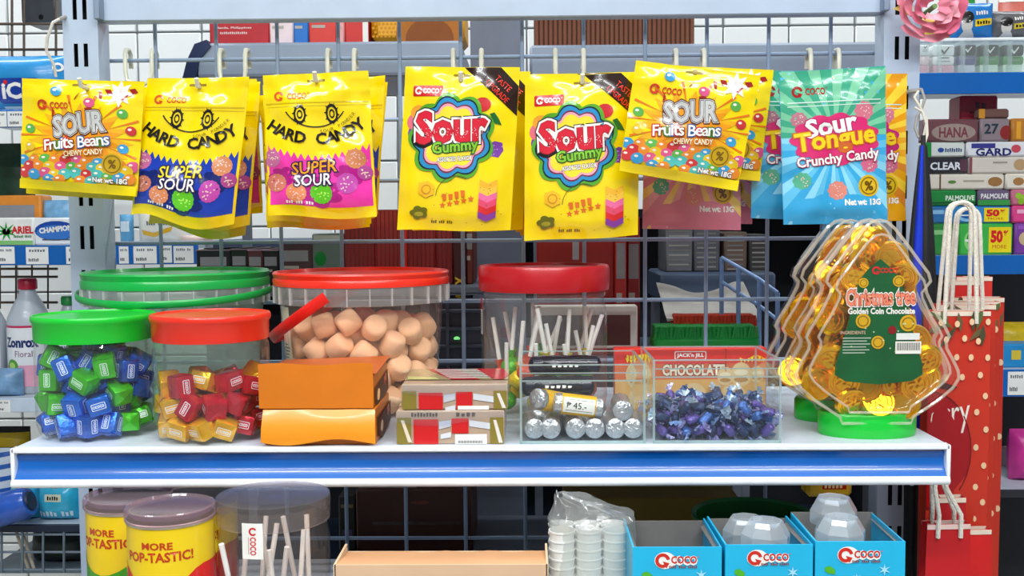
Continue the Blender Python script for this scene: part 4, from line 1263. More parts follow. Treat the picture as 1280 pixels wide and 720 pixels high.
for sg in (-1, 1): MB().box((sg * W / 2, (Y1 - Y0) / 2, zf / 2), (.002, Y1 - Y0, zf)).build('side_panel', cbi, t, smooth=0)
MB().box((0, (Y1 - Y0) / 2, .002), (W, Y1 - Y0, .003)).build('base_panel', cbi, t, smooth=0)
p = Print(260, 40, False); p.group('front_print'); p.ell(152, 30, 16, 8, k_red); p.ell(195, 32, 18, 7, k_red); p.ell(172, 34, 14, 8, k_grn); p.ell(40, 36, 16, 6, g('c8c860'))
p.build(lambda x_, u, l: Vector((x_, -.0006 - l, zf + u)), W / 260, t)

# cups in a clear bag
Y = .97; x = sx_at(735, Y, 690)
cupm = M('eeeeea', .5)
cp = MB().lathe([(0, 0), (.0086, 0), (.0088, .002), (.0118, .042), (.0126, .0425), (.0126, .044), (.0117, .0440), (.0086, .003)], 20).build('paper_cup', cupm, None, 40, 'small white cup nested in a stack inside the clear bag', 'cup', 'nested cups in the clear bag')
k = 0
for cx_ in (-.0255, 0, .0255):
    for cy_ in (-.014, .013):
        for j in range(14):
            o = cp if k == 0 else copy_tree(cp); k += 1
            o.location = (x + cx_ * .98, Y + cy_, ZL + .004 + j * .0085 - (0 if cy_ < 0 else .002))
t = thing('clear_bag', 'crumpled clear plastic bag around stacked white cups', 'bag', (x, Y, ZL))
hb_ = P(735, 648, Y).z - ZL; hk = P(695, 618, Y).z - ZL
def bagf(u, v):
    a = 2 * PI * u; n_ = noise.noise((math.cos(a) * 2.2, math.sin(a) * 2.2, v * 5)) ; n2 = noise.noise((math.cos(a) * 5, math.sin(a) * 5, v * 11))
    if v < .72: R_ = 1.0; z = hb_ * v / .72
    else: q = (v - .72) / .28; R_ = max(.12, (1 - q) ** .8 * .95 + .10); z = hb_ + (hk - hb_) * q
    q = max(0, (v - .68) / .32)
    return Vector(((.0415 + .002 * n_) * R_ * math.cos(a) * (1 + .05 * n2) + .004 - .03 * q * q, (.036 + .003 * n_) * R_ * math.sin(a) * (1 + .05 * n2), z + .008 * n_ * v + .004 * n2 * v))
MB().grid(bagf, 48, 34).build('film', CLEAR('f2f4f2', 1, .26, .10, 1.6, 1.0, 70), t, smooth=25, fixn=False)

# cyan cartons
cy = M('1cb4e0', .35, 0, .06, 14, 0, .25); grey_in = M('6e6a66', .8)
for i, (x0, x1, yt, yk, lab) in enumerate([(790, 903, 684, 651, 'open cyan carton beside the bag of cups, empty at the top'), (906, 1017, 681, 648, 'open cyan carton in the middle of its row with one faceted jar'), (1019, 1132, 677, 640, 'open cyan carton at the end of its row beside the red gift bags')]):
    Yc = .885; D = .088
    X = sx_at((x0 + x1) / 2, Yc, yt); W = wm_(x1 - x0, Yc); H = P((x0 + x1) / 2, yt, Yc).z - ZL; HK = P((x0 + x1) / 2, yk, Yc + D).z - ZL
    t = thing('open_carton', lab, 'carton', (X, Yc, ZL), (0, .01, -.01)[i], 'open cyan cartons')
    MB().box((0, .0008, H / 2), (W, .0016, H)).build('front_panel', cy, t, smooth=0)
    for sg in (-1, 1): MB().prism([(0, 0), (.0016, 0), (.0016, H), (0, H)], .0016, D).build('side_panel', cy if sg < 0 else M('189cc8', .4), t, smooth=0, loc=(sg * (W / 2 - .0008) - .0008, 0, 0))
    MB().box((0, D, HK / 2), (W, .0016, HK)).build('back_panel', grey_in, t, smooth=0)
    MB().box((0, D / 2, .002), (W - .004, D, .002)).build('base_panel', grey_in, t, smooth=0)
    for sg in (-1, 1):
        mb = MB(); mb.grid(lambda u, v: Vector((sg * (W / 2 - .002 - .003 * v), D * (.08 + .84 * u), H - .004 + (HK - H) * (.2 + .8 * u) * v)), 4, 4); mb.build('side_flap', grey_in, t, fixn=False)
    k = W / 113; p = Print(113, H / k, False)
    p.group('logo_outline'); p.ell(41, 17, 13.5, 11, k_wht); p.text('COCO', 64, 17, 10, k_wht, w=34, bold=.1)
    coco(p, 38, 17, 9.5, 65, 16, 32, 9, g('d02c1c')); p.text('STAR LINE FOODS', 64, 25, 3, g('8a3020'), w=36)
    p.group('leaf_print'); p.poly([(12, 33), (18, 31), (25, 36), (25, 42), (17, 41), (12, 38)], g('52b428'))
    p.group('flower_print')
    for x_, y_, r_ in ((87, 36, 8), (52, 46, 6), (100, 60, 9), (30, 64, 10)): p.star(x_, y_, r_ * .3, r_, 6, g('a8e0f4'))
    p.group('lower_print'); p.ell(56, 80, 34, 20, g('e8f4f8'), 24); p.text('JELLY', 56, 80, 20, g('1c6ab0'), w=52, bold=.05)
    p.build(lambda x_, u, l: Vector((x_, -.0003 - l, H + u)), k, t)
    spots_ = {0: [], 1: [(.002, .023, 648), (-.006, .066, 644)], 2: [(-.010, .023, 644), (-.004, .066, 619)]}[i]
    for (dx, dy, yy) in spots_:
        zt = P((x0 + x1) / 2, yy + 6, Yc + dy).z - ZL
        j = thing('faceted_jar', 'clear octagonal jelly jar in the ' + ('front' if dy < .05 else 'rear') + ' of the ' + ('middle', 'end')[i - 1] + ' cyan carton', 'jar', (X + dx, Yc + dy, ZL + .003), 0, 'octagonal jelly jars')
        fm = CLEAR('f4fafc', 1, .30, .08, 1.5)
        MB().lathe([(0, 0), (.015, 0), (.017, .004), (.017, zt - .030), (.014, zt - .024)], 8).build('jar_body', fm, j, smooth=0)
        MB().lathe([(.0212, zt - .024), (.0217, zt - .021), (.0217, zt - .012), (.017, zt - .004), (.0148, zt), (.0135, zt), (.0125, zt - .004), (0, zt - .004)], 8).build('lid', CLEAR('f8fcfe', 1, .34, .08, 1.6), j, smooth=0)

t = thing('green_basin', 'dark green plastic basin behind the cyan cartons', 'basin', (sx_at(942, 1.10, 640), 1.10, ZL))
zt = P(942, 641, 1.10).z - ZL; r = wm_(150, 1.10) / 2
MB().lathe([(0, .002), (r * .78, .001), (r * .8, .004), (r * .97, zt - .008), (r * 1.03, zt - .006), (r * 1.04, zt - .001), (r * 1.02, zt), (r * .96, zt - .003), (r * .78, .006)], 48).build('basin_wall', M('0c6a2c', .35), t)
MB().lathe([(r * .985, zt - .02), (r * 1.0, zt - .019), (r * 1.0, zt - .017), (r * .98, zt - .016)], 48).build('rib', M('0a5a26', .35), t)
t, W, H = carton('cardboard_box', 'plain olive brown cardboard box behind the cups and the green basin', 705, 925, 622, ZL, 1.215, .11, M('80661e', .7, 0, .08, 10))
MB().box((0, .054, H + .0008), (W * 1.0, .012, .001)).build('tape', M('a08a4a', .3), t)
# ================================================================ the aisle behind the grid
def wares(name, label, cat, x0, y0, x1, y1, Y, depth, mat, zb=None, group=None, bev=.002, lid=None, prints=None, rz=0., kprint=1.):
    """a box whose front spans the pixels x0..x1, y0..y1 at depth Y; zb sets its foot on a shelf instead of y1"""
    A, B = P(x0, y1, Y), P(x1, y0, Y); z = A.z if zb is None else zb
    H = P((x0 + x1) / 2, y0, Y).z - z; W = B.x - A.x
    t = thing(name, label, cat, ((A.x + B.x) / 2, Y, z), rz, group)
    pc = MB().box((0, depth / 2, H / 2), (W, depth, H), min(bev, W * .2, H * .2)).build('carton', mat, t)
    if lid: MB().box((0, depth / 2, H * .985), (W * 1.012, depth * 1.01, H * .03), 0).build('lid_edge', lid, t, smooth=0)
    p = Print(x1 - x0, H / W * (x1 - x0)); 
    if prints: prints(p)
    else:
        p.group('face_panel'); hh = p.H; p.rect(p.W * .12, hh * .2, p.W * .88, hh * .45, M('8a8a90', .5)); p.rect(p.W * .12, hh * .55, p.W * .6, hh * .62, M('b0a8a0', .5))
    p.build(lambda x, u, l: Vector((x, -.0002 - l, H + u)), W / (x1 - x0), pc)
    return t, W, H


# dark cabinets added so that the aisle behind the grid stays dark
back_m = M('23262f', .7, 0, .15, 4)
def cabinet(label, x0, x1, Y, zlo, zhi, mat, d=.30):
    A, B = P(x0, 400, Y).x, P(x1, 400, Y).x
    t = thing('added_cabinet', label, 'cabinet', ((A + B) / 2, Y, zlo)); W = B - A; H = zhi - zlo
    MB().box((0, d, H / 2), (W, .012, H)).build('back_panel', mat, t, smooth=0)
    for sg in (-1, 1): MB().box((sg * W / 2, d / 2, H / 2), (.014, d, H)).build('side_panel', mat, t, smooth=0)
    for z in (.012, H * .52, H - .008): MB().box((0, d / 2, z), (W - .014, d - .01, .016)).build('cabinet_shelf', M('31405a', .6), t, smooth=0)
    return t, W, H


cabinet('added dark grey shelf cabinet standing behind the middle and right of the wire grid', 598, 1086, 1.90, .05, P(700, 262, 1.9).z, back_m)
cabinet('added dark grey low cabinet standing behind the left of the wire grid', 262, 584, 1.90, .05, P(400, 300, 1.9).z, back_m)

cpst = post('grey steel upright post of the rear shelving behind the gummy bags', 620, 150, 62, [], 1.80, .05, 1.80, .05, steel_grey, 'rear_post')
CX0, CX1 = P(560, 300, 1.47).x, P(690, 300, 1.47).x

# rear shelves hung on that post
YR = 1.56
def slab(label, x0, x1, ytop, ybot, Y, depth, mat, edge=None, legs=(-1, 1)):
    A, B = P(x0, ytop, Y).x, P(x1, ytop, Y).x; zt = P((x0 + x1) / 2, ytop, Y).z; zb = P((x0 + x1) / 2, ybot, Y).z
    t = thing('rear_shelf', label, 'shelf', ((A + B) / 2, Y, zt))
    MB().box((0, depth / 2, -(zt - zb) / 2), (B - A, depth, zt - zb), .004).build('board', mat, t)
    MB().box((0, -.001, -(zt - zb) * .94), (B - A - .01, .003, (zt - zb) * .08)).build('lower_lip', steel_grey, t, smooth=0)
    for sg in legs: MB().box((sg * ((B - A) / 2 - .012), depth - .012, -zt + (zb - .002) / 2), (.014, .014, zb - .002)).build('leg', steel_grey, t, smooth=0)
    if edge:
        MB().prism([(0, -.002), (.018, .004), (.024, -(zt - zb) * .1), (.006, -(zt - zb) * .5), (0, -(zt - zb) * 1.1), (-.02, -(zt - zb) * 1.05), (-.012, -(zt - zb) * .5)], -.004, depth).build('end_cap', edge, t, loc=(-(B - A) / 2, 0, 0))
    return t, zt


slate = M('8c99ab', .45, 0, .06, 8)
_, zr1 = slab('grey blue metal shelf edge behind the grid beside the navy end cap', 244, 576, 52, 96, YR, .23, slate, M('16264e', .4), (-1, .8))
_, zr1b = slab('grey blue metal shelf edge behind the grid running to the post by the teal bag', 662, 1104, 54, 96, YR, .26, slate)
_, zr2 = slab('grey rear shelf low behind the jars carrying dark cartons', 244, 606, 357, 370, 1.50, .26, steel_grey, None, (-1, .5))
_, zr3 = slab('grey rear shelf behind the red chocolate boxes', 548, 975, 446, 458, 1.50, .26, steel_grey)
_, zr4 = slab('grey rear shelf behind the lower shelf carrying the brown carton', 430, 700, 694, 706, 1.42, .2, steel_grey)


def pr_txt(*els):
    def f(p):
        for e in els:
            if e[0] == 'r': p.group('panel_print'); p.rect(e[1], e[2], e[3], e[4], g(e[5]))
            elif e[0] == 't': p.group('lettering'); p.text(e[1], e[2], e[3], e[4], g(e[6]), w=e[5], bold=.03)
            elif e[0] == 'e': p.group('picture_print'); p.ell(e[1], e[2], e[3], e[4], g(e[5]))
    return f


GR = 'wares on the rear shelf behind the grid'
wares('carton', 'red carton with white print lines standing on the grey blue shelf', 'box', 262, 6, 336, 52, YR + .02, .1, M('b81c24', .4), zr1, GR, prints=pr_txt(('t', 'Manila, Philippines', 30, 28, 3, 44, 'e8c8c8'), ('t', 'sales@mail.com', 30, 34, 3, 34, 'e8c8c8')))
wares('carton', 'pale pink and white carton beside the red one with print lines', 'box', 337, 4, 366, 52, YR + .02, .1, M('e8d4d8', .4), zr1, GR)
wares('carton', 'slim blue carton standing between the pale pink and the red wares', 'box', 367, 4, 385, 52, YR + .02, .1, M('1870c4', .4), zr1, GR)
wares('carton', 'plain tomato red carton beside the slim blue one', 'box', 386, 2, 420, 52, YR + .02, .1, M('d8382c', .4), zr1, GR)
wares('carton', 'narrow pink carton between two red ones', 'box', 421, 6, 430, 52, YR + .02, .1, M('e8a0a0', .4), zr1, GR)
wares('carton', 'red carton with a white side strip beside the honey yellow pack', 'box', 431, 4, 460, 52, YR + .02, .1, M('cc2a24', .4), zr1, GR, prints=pr_txt(('r', 22, 0, 29, 60, 'f0ece4')))


def honey(p):
    p.group('honeycomb_print')
    for j in range(9):
        for i in range(8): p.ell(4 + i * 5 + (j % 2) * 2.5, 2 + j * 5, 1.8, 1.8, g('d08a10'), 6)
    p.group('loaf_print'); p.ell(74, 40, 42, 34, g('b06a18'), 26); p.ell(74, 46, 30, 26, g('8a4a10'), 26)


wares('bread_pack', 'honey yellow pack with a brown loaf picture on the grey blue shelf', 'pack', 463, 2, 580, 52, YR + .02, .12, M('e8a818', .35), zr1, GR, .012, prints=honey)
# corrugated brown carton: every flute is a rib
A, B = P(668, 54, YR + .02).x, P(868, 54, YR + .02).x; H = P(768, 8, YR + .02).z - zr1b
t = thing('corrugated_carton', 'brown fluted cardboard carton on the grey blue shelf', 'carton', ((A + B) / 2, YR + .02, zr1b))
MB().box((0, .06, H / 2), (B - A, .116, H)).build('carton_core', M('4a2c20', .8), t, smooth=0)
n = 34; fm = None
for i in range(n):
    xx = -(B - A) / 2 + (i + .5) * (B - A) / n
    if fm is None: fm = MB().tube([(0, 0, .001), (0, 0, H)], (B - A) / n * .42, 8).build('flute', M('7a4a34', .8), t); o = fm
    else: o = bpy.data.objects.new('flute', fm.data); C.objects.link(o); o.parent = t
    o.location = (xx, .001, 0)

# dark cartons low behind the jars
wares('carton', 'black carton standing behind the green bucket beside the price tags', 'box', 246, 312, 288, 357, 1.51, .14, M('16181c', .4), zr2, GR, lid=M('8a7a84', .5))
wares('carton', 'near black green carton behind the green bucket', 'box', 289, 311, 309, 357, 1.51, .14, M('10201a', .4), zr2, GR, lid=M('8a7a84', .5))
wares('carton', 'maroon carton with a pale lid behind the gap of the tubs', 'box', 310, 312, 328, 357, 1.51, .14, M('5a2c34', .5), zr2, GR, lid=M('b090a0', .5))
wares('carton', 'black carton beside the maroon one behind the gap of the tubs', 'box', 329, 312, 348, 357, 1.51, .14, M('141216', .5), zr2, GR, lid=M('b090a0', .5))
wares('carton', 'dark plum carton behind the marshmallow tub lid', 'box', 349, 302, 390, 357, 1.51, .14, M('4a3038', .5), zr2, GR)
wares('carton', 'silver green picture carton behind the marshmallow tub lid', 'box', 391, 292, 428, 357, 1.51, .14, M('6a7a74', .3, .3), zr2, GR, prints=pr_txt(('e', 10, 30, 7, 9, '0f7a2a'), ('r', 2, 2, 35, 10, 'b8c0b8')))


def stripes(p):
    p.group('stripe_print')
    for i in range(int(p.W / 5)): p.rect(2 + i * 5, 2, 3.2 + i * 5, p.H, g('6a1a1a'))


for i, (x0, x1, c, lab) in enumerate([(431, 468, '8a1c1c', 'dark red pleated carton next to the silver green picture carton'), (469, 504, '9a2220', 'dark red pleated carton between two like it'), (505, 508, 'd82a2a', 'thin bright red carton edge'), (509, 544, '98201e', 'dark red pleated carton behind the tub rim'), (545, 566, '8a1a1a', 'dark red pleated carton next to the wax box')]):
    wares('pleated_carton', lab, 'box', x0, 262, x1, 357, 1.51, .14, M(c, .45), zr2, GR, prints=stripes)
wares('wax_box', 'dark maroon box with upright yellow WAX lettering', 'box', 567, 262, 582, 376, 1.505, .12, M('421418', .4), zr2, GR, prints=lambda p: (p.group('lettering'), p.text('WAX', 8, 92, 11, g('d8b01c'), w=28, rot=-PI / 2, bold=.04)))
wares('carton', 'red brown carton beside the wax box', 'box', 583, 276, 591, 357, 1.51, .12, M('6a2a20', .5), zr2, GR)

# crate with a green lamp
t = thing('storage_crate', 'dark navy slatted storage crate with a small green light', 'crate', (P(575, 440, 1.40).x, 1.40, zr3 - .02))
t.location.z = P(575, 468, 1.40).z; H = P(575, 376, 1.40).z - t.location.z; Wc = wm_(62, 1.40)
MB().box((0, .03, H / 2), (Wc, .05, H), .004).build('crate_body', M('2c3040', .5), t)
for i in range(4): MB().box((0, .003, H * (.14 + .24 * i)), (Wc * .94, .006, H * .05), .001).build('slat', M('3e4456', .5), t)
for i in range(2): MB().box((-Wc * .25 + i * Wc * .5, .002, H / 2), (.004, .006, H)).build('upright', M('3e4456', .5), t)
MB().lathe([(0, 0), (.004, 0), (.0042, .002), (.002, .0036), (0, .004)], 12).build('indicator_light', EMIT('28e048', 1.2), t, loc=(-.004, -.002, H * .48))
t.children[-1].rotation_euler = (PI / 2, 0, 0)

# red boxes, picture frame, brushes, paper, blue rack
wares('gift_box', 'broad plain red box behind the lollipop jar lid', 'box', 672, 262, 768, 446, 1.515, .1, M('a0201c', .4, 0, .1, 12), zr3, GR, prints=lambda p: (p.group('silver_strip'), p.rect(44, 22, 52, 62, g('a8a8b0'))))
wares('gift_box', 'narrow scarlet box beside the broad red one', 'box', 769, 268, 783, 446, 1.50, .12, M('b4241e', .4), zr3, GR)
wares('gift_box', 'narrow dark red box edge on beside the scarlet one', 'box', 784, 270, 800, 446, 1.52, .12, M('8a1616', .4), zr3, GR)
wares('picture_box', 'white rimmed box with a dark picture seen behind the lollipop jar', 'box', 664, 382, 797, 436, 1.40, .02, M('d8d4cc', .5), zr3 - .02 if False else P(730, 436, 1.40).z, GR, prints=lambda p: (p.group('dark_picture'), p.rect(8, 12, 124, 50, g('4a3a38'))))
for nm, lab, x0, y0, x1, y1, Yb, c in (('scrub_brush', 'green bristled scrub brush behind the chocolate boxes', 818, 408, 950, 424, 1.40, '0f8a38'), ('scrub_brush', 'red bristled scrub brush above the green one behind the grid', 842, 394, 948, 412, 1.44, 'c83a20')):
    A, B = P(x0, y1, Yb), P(x1, y0, Yb); t = thing(nm, lab, 'brush', ((A.x + B.x) / 2, Yb, A.z)); W = B.x - A.x; H = B.z - A.z
    MB().box((0, .03, -.008), (W, .06, .018), .004).build('back_plate', M(c, .4), t)
    me = None
    for i in range(34):
        if me is None: o = MB().tube([(0, 0, 0), (.0005, -.001, H)], [.0022, .0014], 6).build('bristle_tuft', M(c, .6), t); me = o.data
        else: o = bpy.data.objects.new('bristle_tuft', me); C.objects.link(o); o.parent = t
        o.location = (-W / 2 + (i + .5) * W / 34, .004, 0); o.rotation_euler = (.1 * math.sin(i * 2.1), .18 * math.sin(i * 1.3), 0)
    MB().box((0, .035, H * .5), (W * .96, .04, H), .002).build('bristle_bed', M(c, .8, 0, .3, 300, .5), t)
A, B = P(832, 400, 1.48), P(946, 366, 1.48)
t = thing('paper_stack', 'curled white paper sheets lying behind the grid', 'paper', ((A.x + B.x) / 2, 1.48, A.z)); W = B.x - A.x
for k in range(3):
    MB().grid(lambda u, v: Vector(((u - .5) * W * (1 + .01 * k), v * .12 - .02, .002 * k + .036 * v + .008 * math.cos(u * 2 * PI) * v + .004 * noise.noise((u * 4, v * 3, k)))), 18, 8).build('sheet', M('e4e2da', .6), t, fixn=False)
t = thing('wire_rack', 'small pale blue wire rack with upright bars behind the grid', 'rack', (P(930, 400, 1.46).x, 1.46, zr3))
bl = M('7fa2d2', .35, .2)
q0 = Vector((P(930, 400, 1.46).x, 1.46, zr3))
def rl(px, py, Y): return P(px, py, Y) - q0
for (a, b) in (((902, 322, 1.46), (902, 440, 1.46)), ((923, 334, 1.44), (923, 440, 1.44)), ((949, 349, 1.42), (949, 440, 1.42)), ((972, 366, 1.40), (972, 440, 1.40))):
    MB().tube([rl(*a), rl(*b)], .0032, 8).build('upright_bar', bl, t)
MB().tube([rl(902, 322, 1.46), rl(923, 334, 1.44), rl(949, 349, 1.42), rl(972, 366, 1.40)], .0028, 8).build('top_rail', bl, t)
MB().tube([rl(902, 352, 1.46), rl(923, 366, 1.44), rl(949, 382, 1.42), rl(972, 400, 1.40)], .0028, 8).build('middle_rail', bl, t)
_, zr5 = slab('slate blue shelf box deep behind the paper sheets', 826, 970, 341, 378, 1.66, .18, M('44566e', .5))
for i, (x0, x1, c) in enumerate([(832, 866, '5a5c60'), (867, 900, '4a4c52'), (905, 934, '5c4a40'), (936, 962, '2e2c2c')]):
    wares('file_box', ['pale grey striped', 'slate grey striped', 'dusky brown striped', 'charcoal striped'][i] + ' file box deep in the dark aisle', 'box', x0, 284 + i * 3, x1, 341, 1.70, .1, M(c, .6), zr5, GR, prints=lambda p: (p.group('lines_print'), [p.rect(4, 4 + j * 6, p.W - 5, 6 + j * 6, g('8a8a86' if j % 2 else '70706e')) for j in range(8)]))
# low behind the lower shelf
wares('carton', 'dark reddish brown carton behind the grid under the shelf', 'box', 446, 612, 590, 694, 1.43, .14, M('4a1e10', .4, 0, .12, 8), zr4, GR, prints=pr_txt(('r', 70, 14, 90, 18, '7a2a14'), ('r', 20, 40, 130, 44, '38160c')))
wares('carton', 'crumpled pale paper pack lying on the dark brown carton', 'pack', 448, 604, 520, 613, 1.44, .1, M('c8b4a8', .6, 0, .1, 30, .4), None, GR)
wares('carton', 'dark patterned pack beside the brown carton behind the clear jar', 'box', 424, 620, 444, 694, 1.44, .1, M('2a2620', .5), zr4, GR, prints=pr_txt(('r', 4, 40, 16, 52, '6a5a80'), ('r', 3, 10, 17, 14, '8a7a50')))
wares('snack_pack', 'yellow and red snack pack peeking out behind the third carton', 'pack', 1008, 598, 1066, 622, 1.30, .03, M('e8b81c', .35), None, GR, .006, prints=pr_txt(('r', 20, 4, 50, 14, 'c82a18'), ('t', 'SNACK', 34, 9, 7, 24, 'f8e8a0')))
wares('carton', 'pale teal carton behind the cups under the shelf', 'box', 730, 606, 785, 622, 1.36, .06, M('4a8a98', .5), None, GR)
wares('carton', 'blue and white printed carton under the shelf behind the olive box', 'box', 790, 604, 860, 622, 1.36, .06, M('8a98b0', .5), None, GR, prints=pr_txt(('r', 8, 4, 60, 14, '3a5a90')))
# ================================================================ the rack by the tiled wall
YL = 1.82
def side_shelf(label, x0, x1, ytop, hpx, Y, depth, tags=(), rail=blue):
    A, B = P(x0, ytop, Y).x, P(x1, ytop, Y).x; z = P((max(0, x0) + min(1280, x1)) / 2, ytop, Y).z; h = wm_(hpx, Y)
    t = thing('wall_shelf', label, 'shelf', ((A + B) / 2, Y, z)); W = B - A
    MB().box((0, depth / 2, -.004), (W, depth, .008)).build('board', white_paint, t, smooth=0)
    MB().box((0, -.002, -h / 2), (W, .006, h), .001).build('price_rail', rail, t)
    for x0_, x1_, dy, tx in tags:
        a, b = P(x0_, ytop, Y).x, P(x1_, ytop, Y).x; hh = h * .86
        p = Print(30, 24, False); p.group('price_tag'); p.rect(0, 0, 30, 24, g('f2f4f2')); p.group('tag_lettering'); p.text(tx[0], 15, 5, 3.6, g('6a6e78'), w=22); p.text(tx[1], 10, 18, 4.6, g('3a3e48'), w=14)
        p.build(lambda x, u, l, a=a, b=b: Vector(((a + b) / 2 - t.location.x + x, -.0056 - l, -.002 + u * hh / .024)), (b - a) / 30, t) if False else p.build(lambda x, u, l, a=a, b=b: Vector(((a + b) / 2 - t.location.x + x * (b - a) / .03, -.0056 - l, -.003 + dy * .001 + u * hh / .024)), .001, t)
    return t, z


T = [('DOWNY 20ML', 'P8.00'), ('SACHET', 'P12.00'), ('POWDER', 'P6.75'), ('SOAP BAR', 'P10.00'), ('CHARM 8S', 'P40.50')]
_, z1 = side_shelf('wall shelf with price tags carrying the blue wipes pack', -90, 112, 137, 22, YL, .3, [(-8, 10, 0, T[0]), (11, 36, 0, T[1]), (38, 62, 0, T[2])])
_, z2 = side_shelf('long blue edged wall shelf carrying the detergent packs', -90, 248, 306, 25, YL, .3, [(-6, 20, 1, T[0]), (34, 62, 0, T[1]), (84, 112, 0, T[2]), (150, 162, 0, T[3]), (168, 197, 0, T[3]), (201, 216, 1, T[2]), (218, 243, 0, T[4])])
_, z3 = side_shelf('wall shelf with a pale edge carrying the bleach bottles', -90, 150, 497, 18, YL, .3, [(-5, 15, 0, T[3])], M('c8d8ea', .4))
_, z4 = side_shelf('navy edged wall shelf carrying the cyan pouches', -90, 150, 655, 10, YL, .3, (), M('14243e', .4))
GL_ = 'wares on the wall shelves'


def pillow(name, label, cat, x0, y0, x1, y1, Y, d, mat, prints=None, zb=None, group=GL_, lean=0., hem=.9):
    A, B = P(x0, y1, Y), P(x1, y0, Y); z = zb if zb is not None else A.z; W = B.x - A.x; H = P((x0 + x1) / 2, y0, Y).z - z
    t = thing(name, label, cat, ((A.x + B.x) / 2, Y, z), 0, group)
    def yb(u, v): return d / 2 * ((1 - abs(2 * u - 1) ** 3) * (1 - abs(2 * v - 1) ** 3)) ** .6 + .0015 * noise.noise((u * 6, v * 6, x0))
    mb = MB(); f = lambda u, v: Vector(((u - .5) * W, d / 2 - yb(u, v) + lean * v, H * v))
    mb.grid(f, 14, 14); mb.grid(lambda u, v: Vector(((u - .5) * W, d / 2 + yb(u, v) + lean * v, H * v)), 14, 14, True)
    po = mb.build('pouch', mat, t, smooth=180, fixn=False)
    p = Print(x1 - x0, H / W * (x1 - x0))
    if prints:
        prints(p)
        p.build(lambda x, u, l: (lambda q: Vector((q.x, q.y - l - .0006, q.z)))(f(x / W + .5, 1 + u / H)), W / (x1 - x0), po, (W / 14, H / 14))
    return t


pillow('wipes_pack', 'blue wipes pack with a dark blue panel and white letters on the wall shelf', 'pack', -30, 66, 76, 137, YL + .01, .07, M('1f8fd0', .3, 0, .1, 20, .1, .3), lambda p: (p.group('panel'), p.rrect(26, 30, 80, 60, 6, g('123a9c')), p.group('lettering'), p.text('iC', 44, 45, 18, k_wht, w=22, bold=.04), p.ell(37, 35, 2.6, 2.6, k_red), p.group('emblem'), p.ring(97, 16, 3, 5.5, k_wht), p.rect(30, 63, 56, 66, g('bfe0f4'))), z1)
wares('dark_box', 'dark grey box on the wire shelf near the ceiling end of the post', 'box', 27, -6, 68, 28, YL + .1, .08, M('3c4048', .4), None, GL_, prints=lambda p: (p.group('round_lens'), p.ell(24, 26, 3, 3, g('101214'))))
t = thing('wire_shelf', 'thin brown wire shelf under the dark grey box by the post', 'rack', P(40, 32, YL + .06))
q0 = Vector(t.location); br_ = M('5a4e44', .4, .4)
def wl(px, py, Y): return P(px, py, Y) - q0
for y_ in (30, 62): MB().tube([wl(-60, y_, YL + .05), wl(110, y_, YL + .05)], .0026, 6).build('bar', br_, t)
for x_ in (-20, 15, 30, 70): MB().tube([wl(x_, -40, YL + .052), wl(x_, 80 if x_ != 15 else 110, YL + .052)], .0022, 6).build('upright_wire', br_, t)
t = thing('wire_basket', 'thin brown wire basket behind the bleach bottles', 'basket', P(40, 380, YL + .26))
q0 = Vector(t.location)
for y_ in (336, 346, 378): MB().tube([wl(-60, y_, YL + .24), wl(72, y_, YL + .24)], .0028, 6).build('bar', br_, t)
for x_ in range(-40, 80, 20): MB().tube([wl(x_, 330, YL + .243), wl(x_, 386, YL + .243)], .0018, 6).build('upright_wire', br_, t)

def ariel(p):
    p.group('swirl_print'); p.star(30, 17, 5, 15, 9, g('2aa03a'), ky=.8); p.ell(30, 17, 5, 4, k_wht); p.rect(0, 28, 62, 33, g('88c878')); p.group('lettering'); p.text('ARIEL', 50, 15, 8, k_red, w=26, bold=.04); p.text('SUNRISE FRESH', 50, 23, 3, g('2a7a2a'), w=22)
def champ(p):
    p.group('panel'); p.ell(27, 16, 26, 12, g('1c4aa8')); p.ell(27, 18, 24, 9, g('3a7ad0')); p.group('lettering'); p.text('CHAMPION', 27, 14, 6, k_wht, w=40, rot=-.1, bold=.05); p.rect(10, 26, 46, 27.5, g('4a5a70'))
wares('detergent_box', 'white and green detergent pack with red letters on the blue edged wall shelf', 'box', -22, 272, 42, 306, YL + .006, .05, M('f0f2ee', .35), z2, GL_, .003, prints=ariel)
wares('detergent_box', 'white detergent pack with a blue oval beside the post', 'box', 43, 272, 100, 306, YL + .008, .05, M('eef2f6', .35), z2, GL_, .003, prints=champ)
wares('soap_box', 'orange box behind the green and white detergent pack', 'box', -10, 244, 50, 306, YL + .065, .05, M('e08a2c', .4), z2, GL_, .003)
pillow('sachet', 'pale blue sachets standing behind the oval printed detergent pack', 'sachet', 52, 250, 92, 306, YL + .07, .02, M('7ab0d8', .3, 0, .2, 60), None, z2)
pillow('refill_pouch', 'dark green refill pouch hung behind the orange box', 'pouch', -24, 178, 34, 306, YL + .13, .05, M('123820', .35, 0, .4, 50), None, z2)
pillow('refill_pouch', 'cream refill pouch with a yellow swoosh seen through the grid', 'pouch', 168, 256, 222, 306, YL + .02, .05, M('e6e6de', .35), lambda p: (p.group('swoosh'), p.poly([(8, 30), (24, 34), (46, 26), (44, 32), (24, 39), (10, 36)], g('e0b020')), p.group('lettering'), p.text('SOFT CARE', 28, 22, 5, g('4a5a6a'), w=26)), z2)
pillow('sachet', 'light blue sachet seen through the grid beside the post', 'sachet', 148, 268, 164, 306, YL + .02, .02, M('5aa0cc', .3, 0, .2, 60), lambda p: (p.group('print'), p.rect(3, 8, 13, 20, g('d0e4f0'))), z2)
pillow('soap_pack', 'pale pink soap pack behind the price tags seen through the grid', 'pack', 222, 294, 262, 306, YL + .03, .04, M('dcc4bc', .4), None, z2)
# plant-like dark leaves of the picture are left to the pouch above


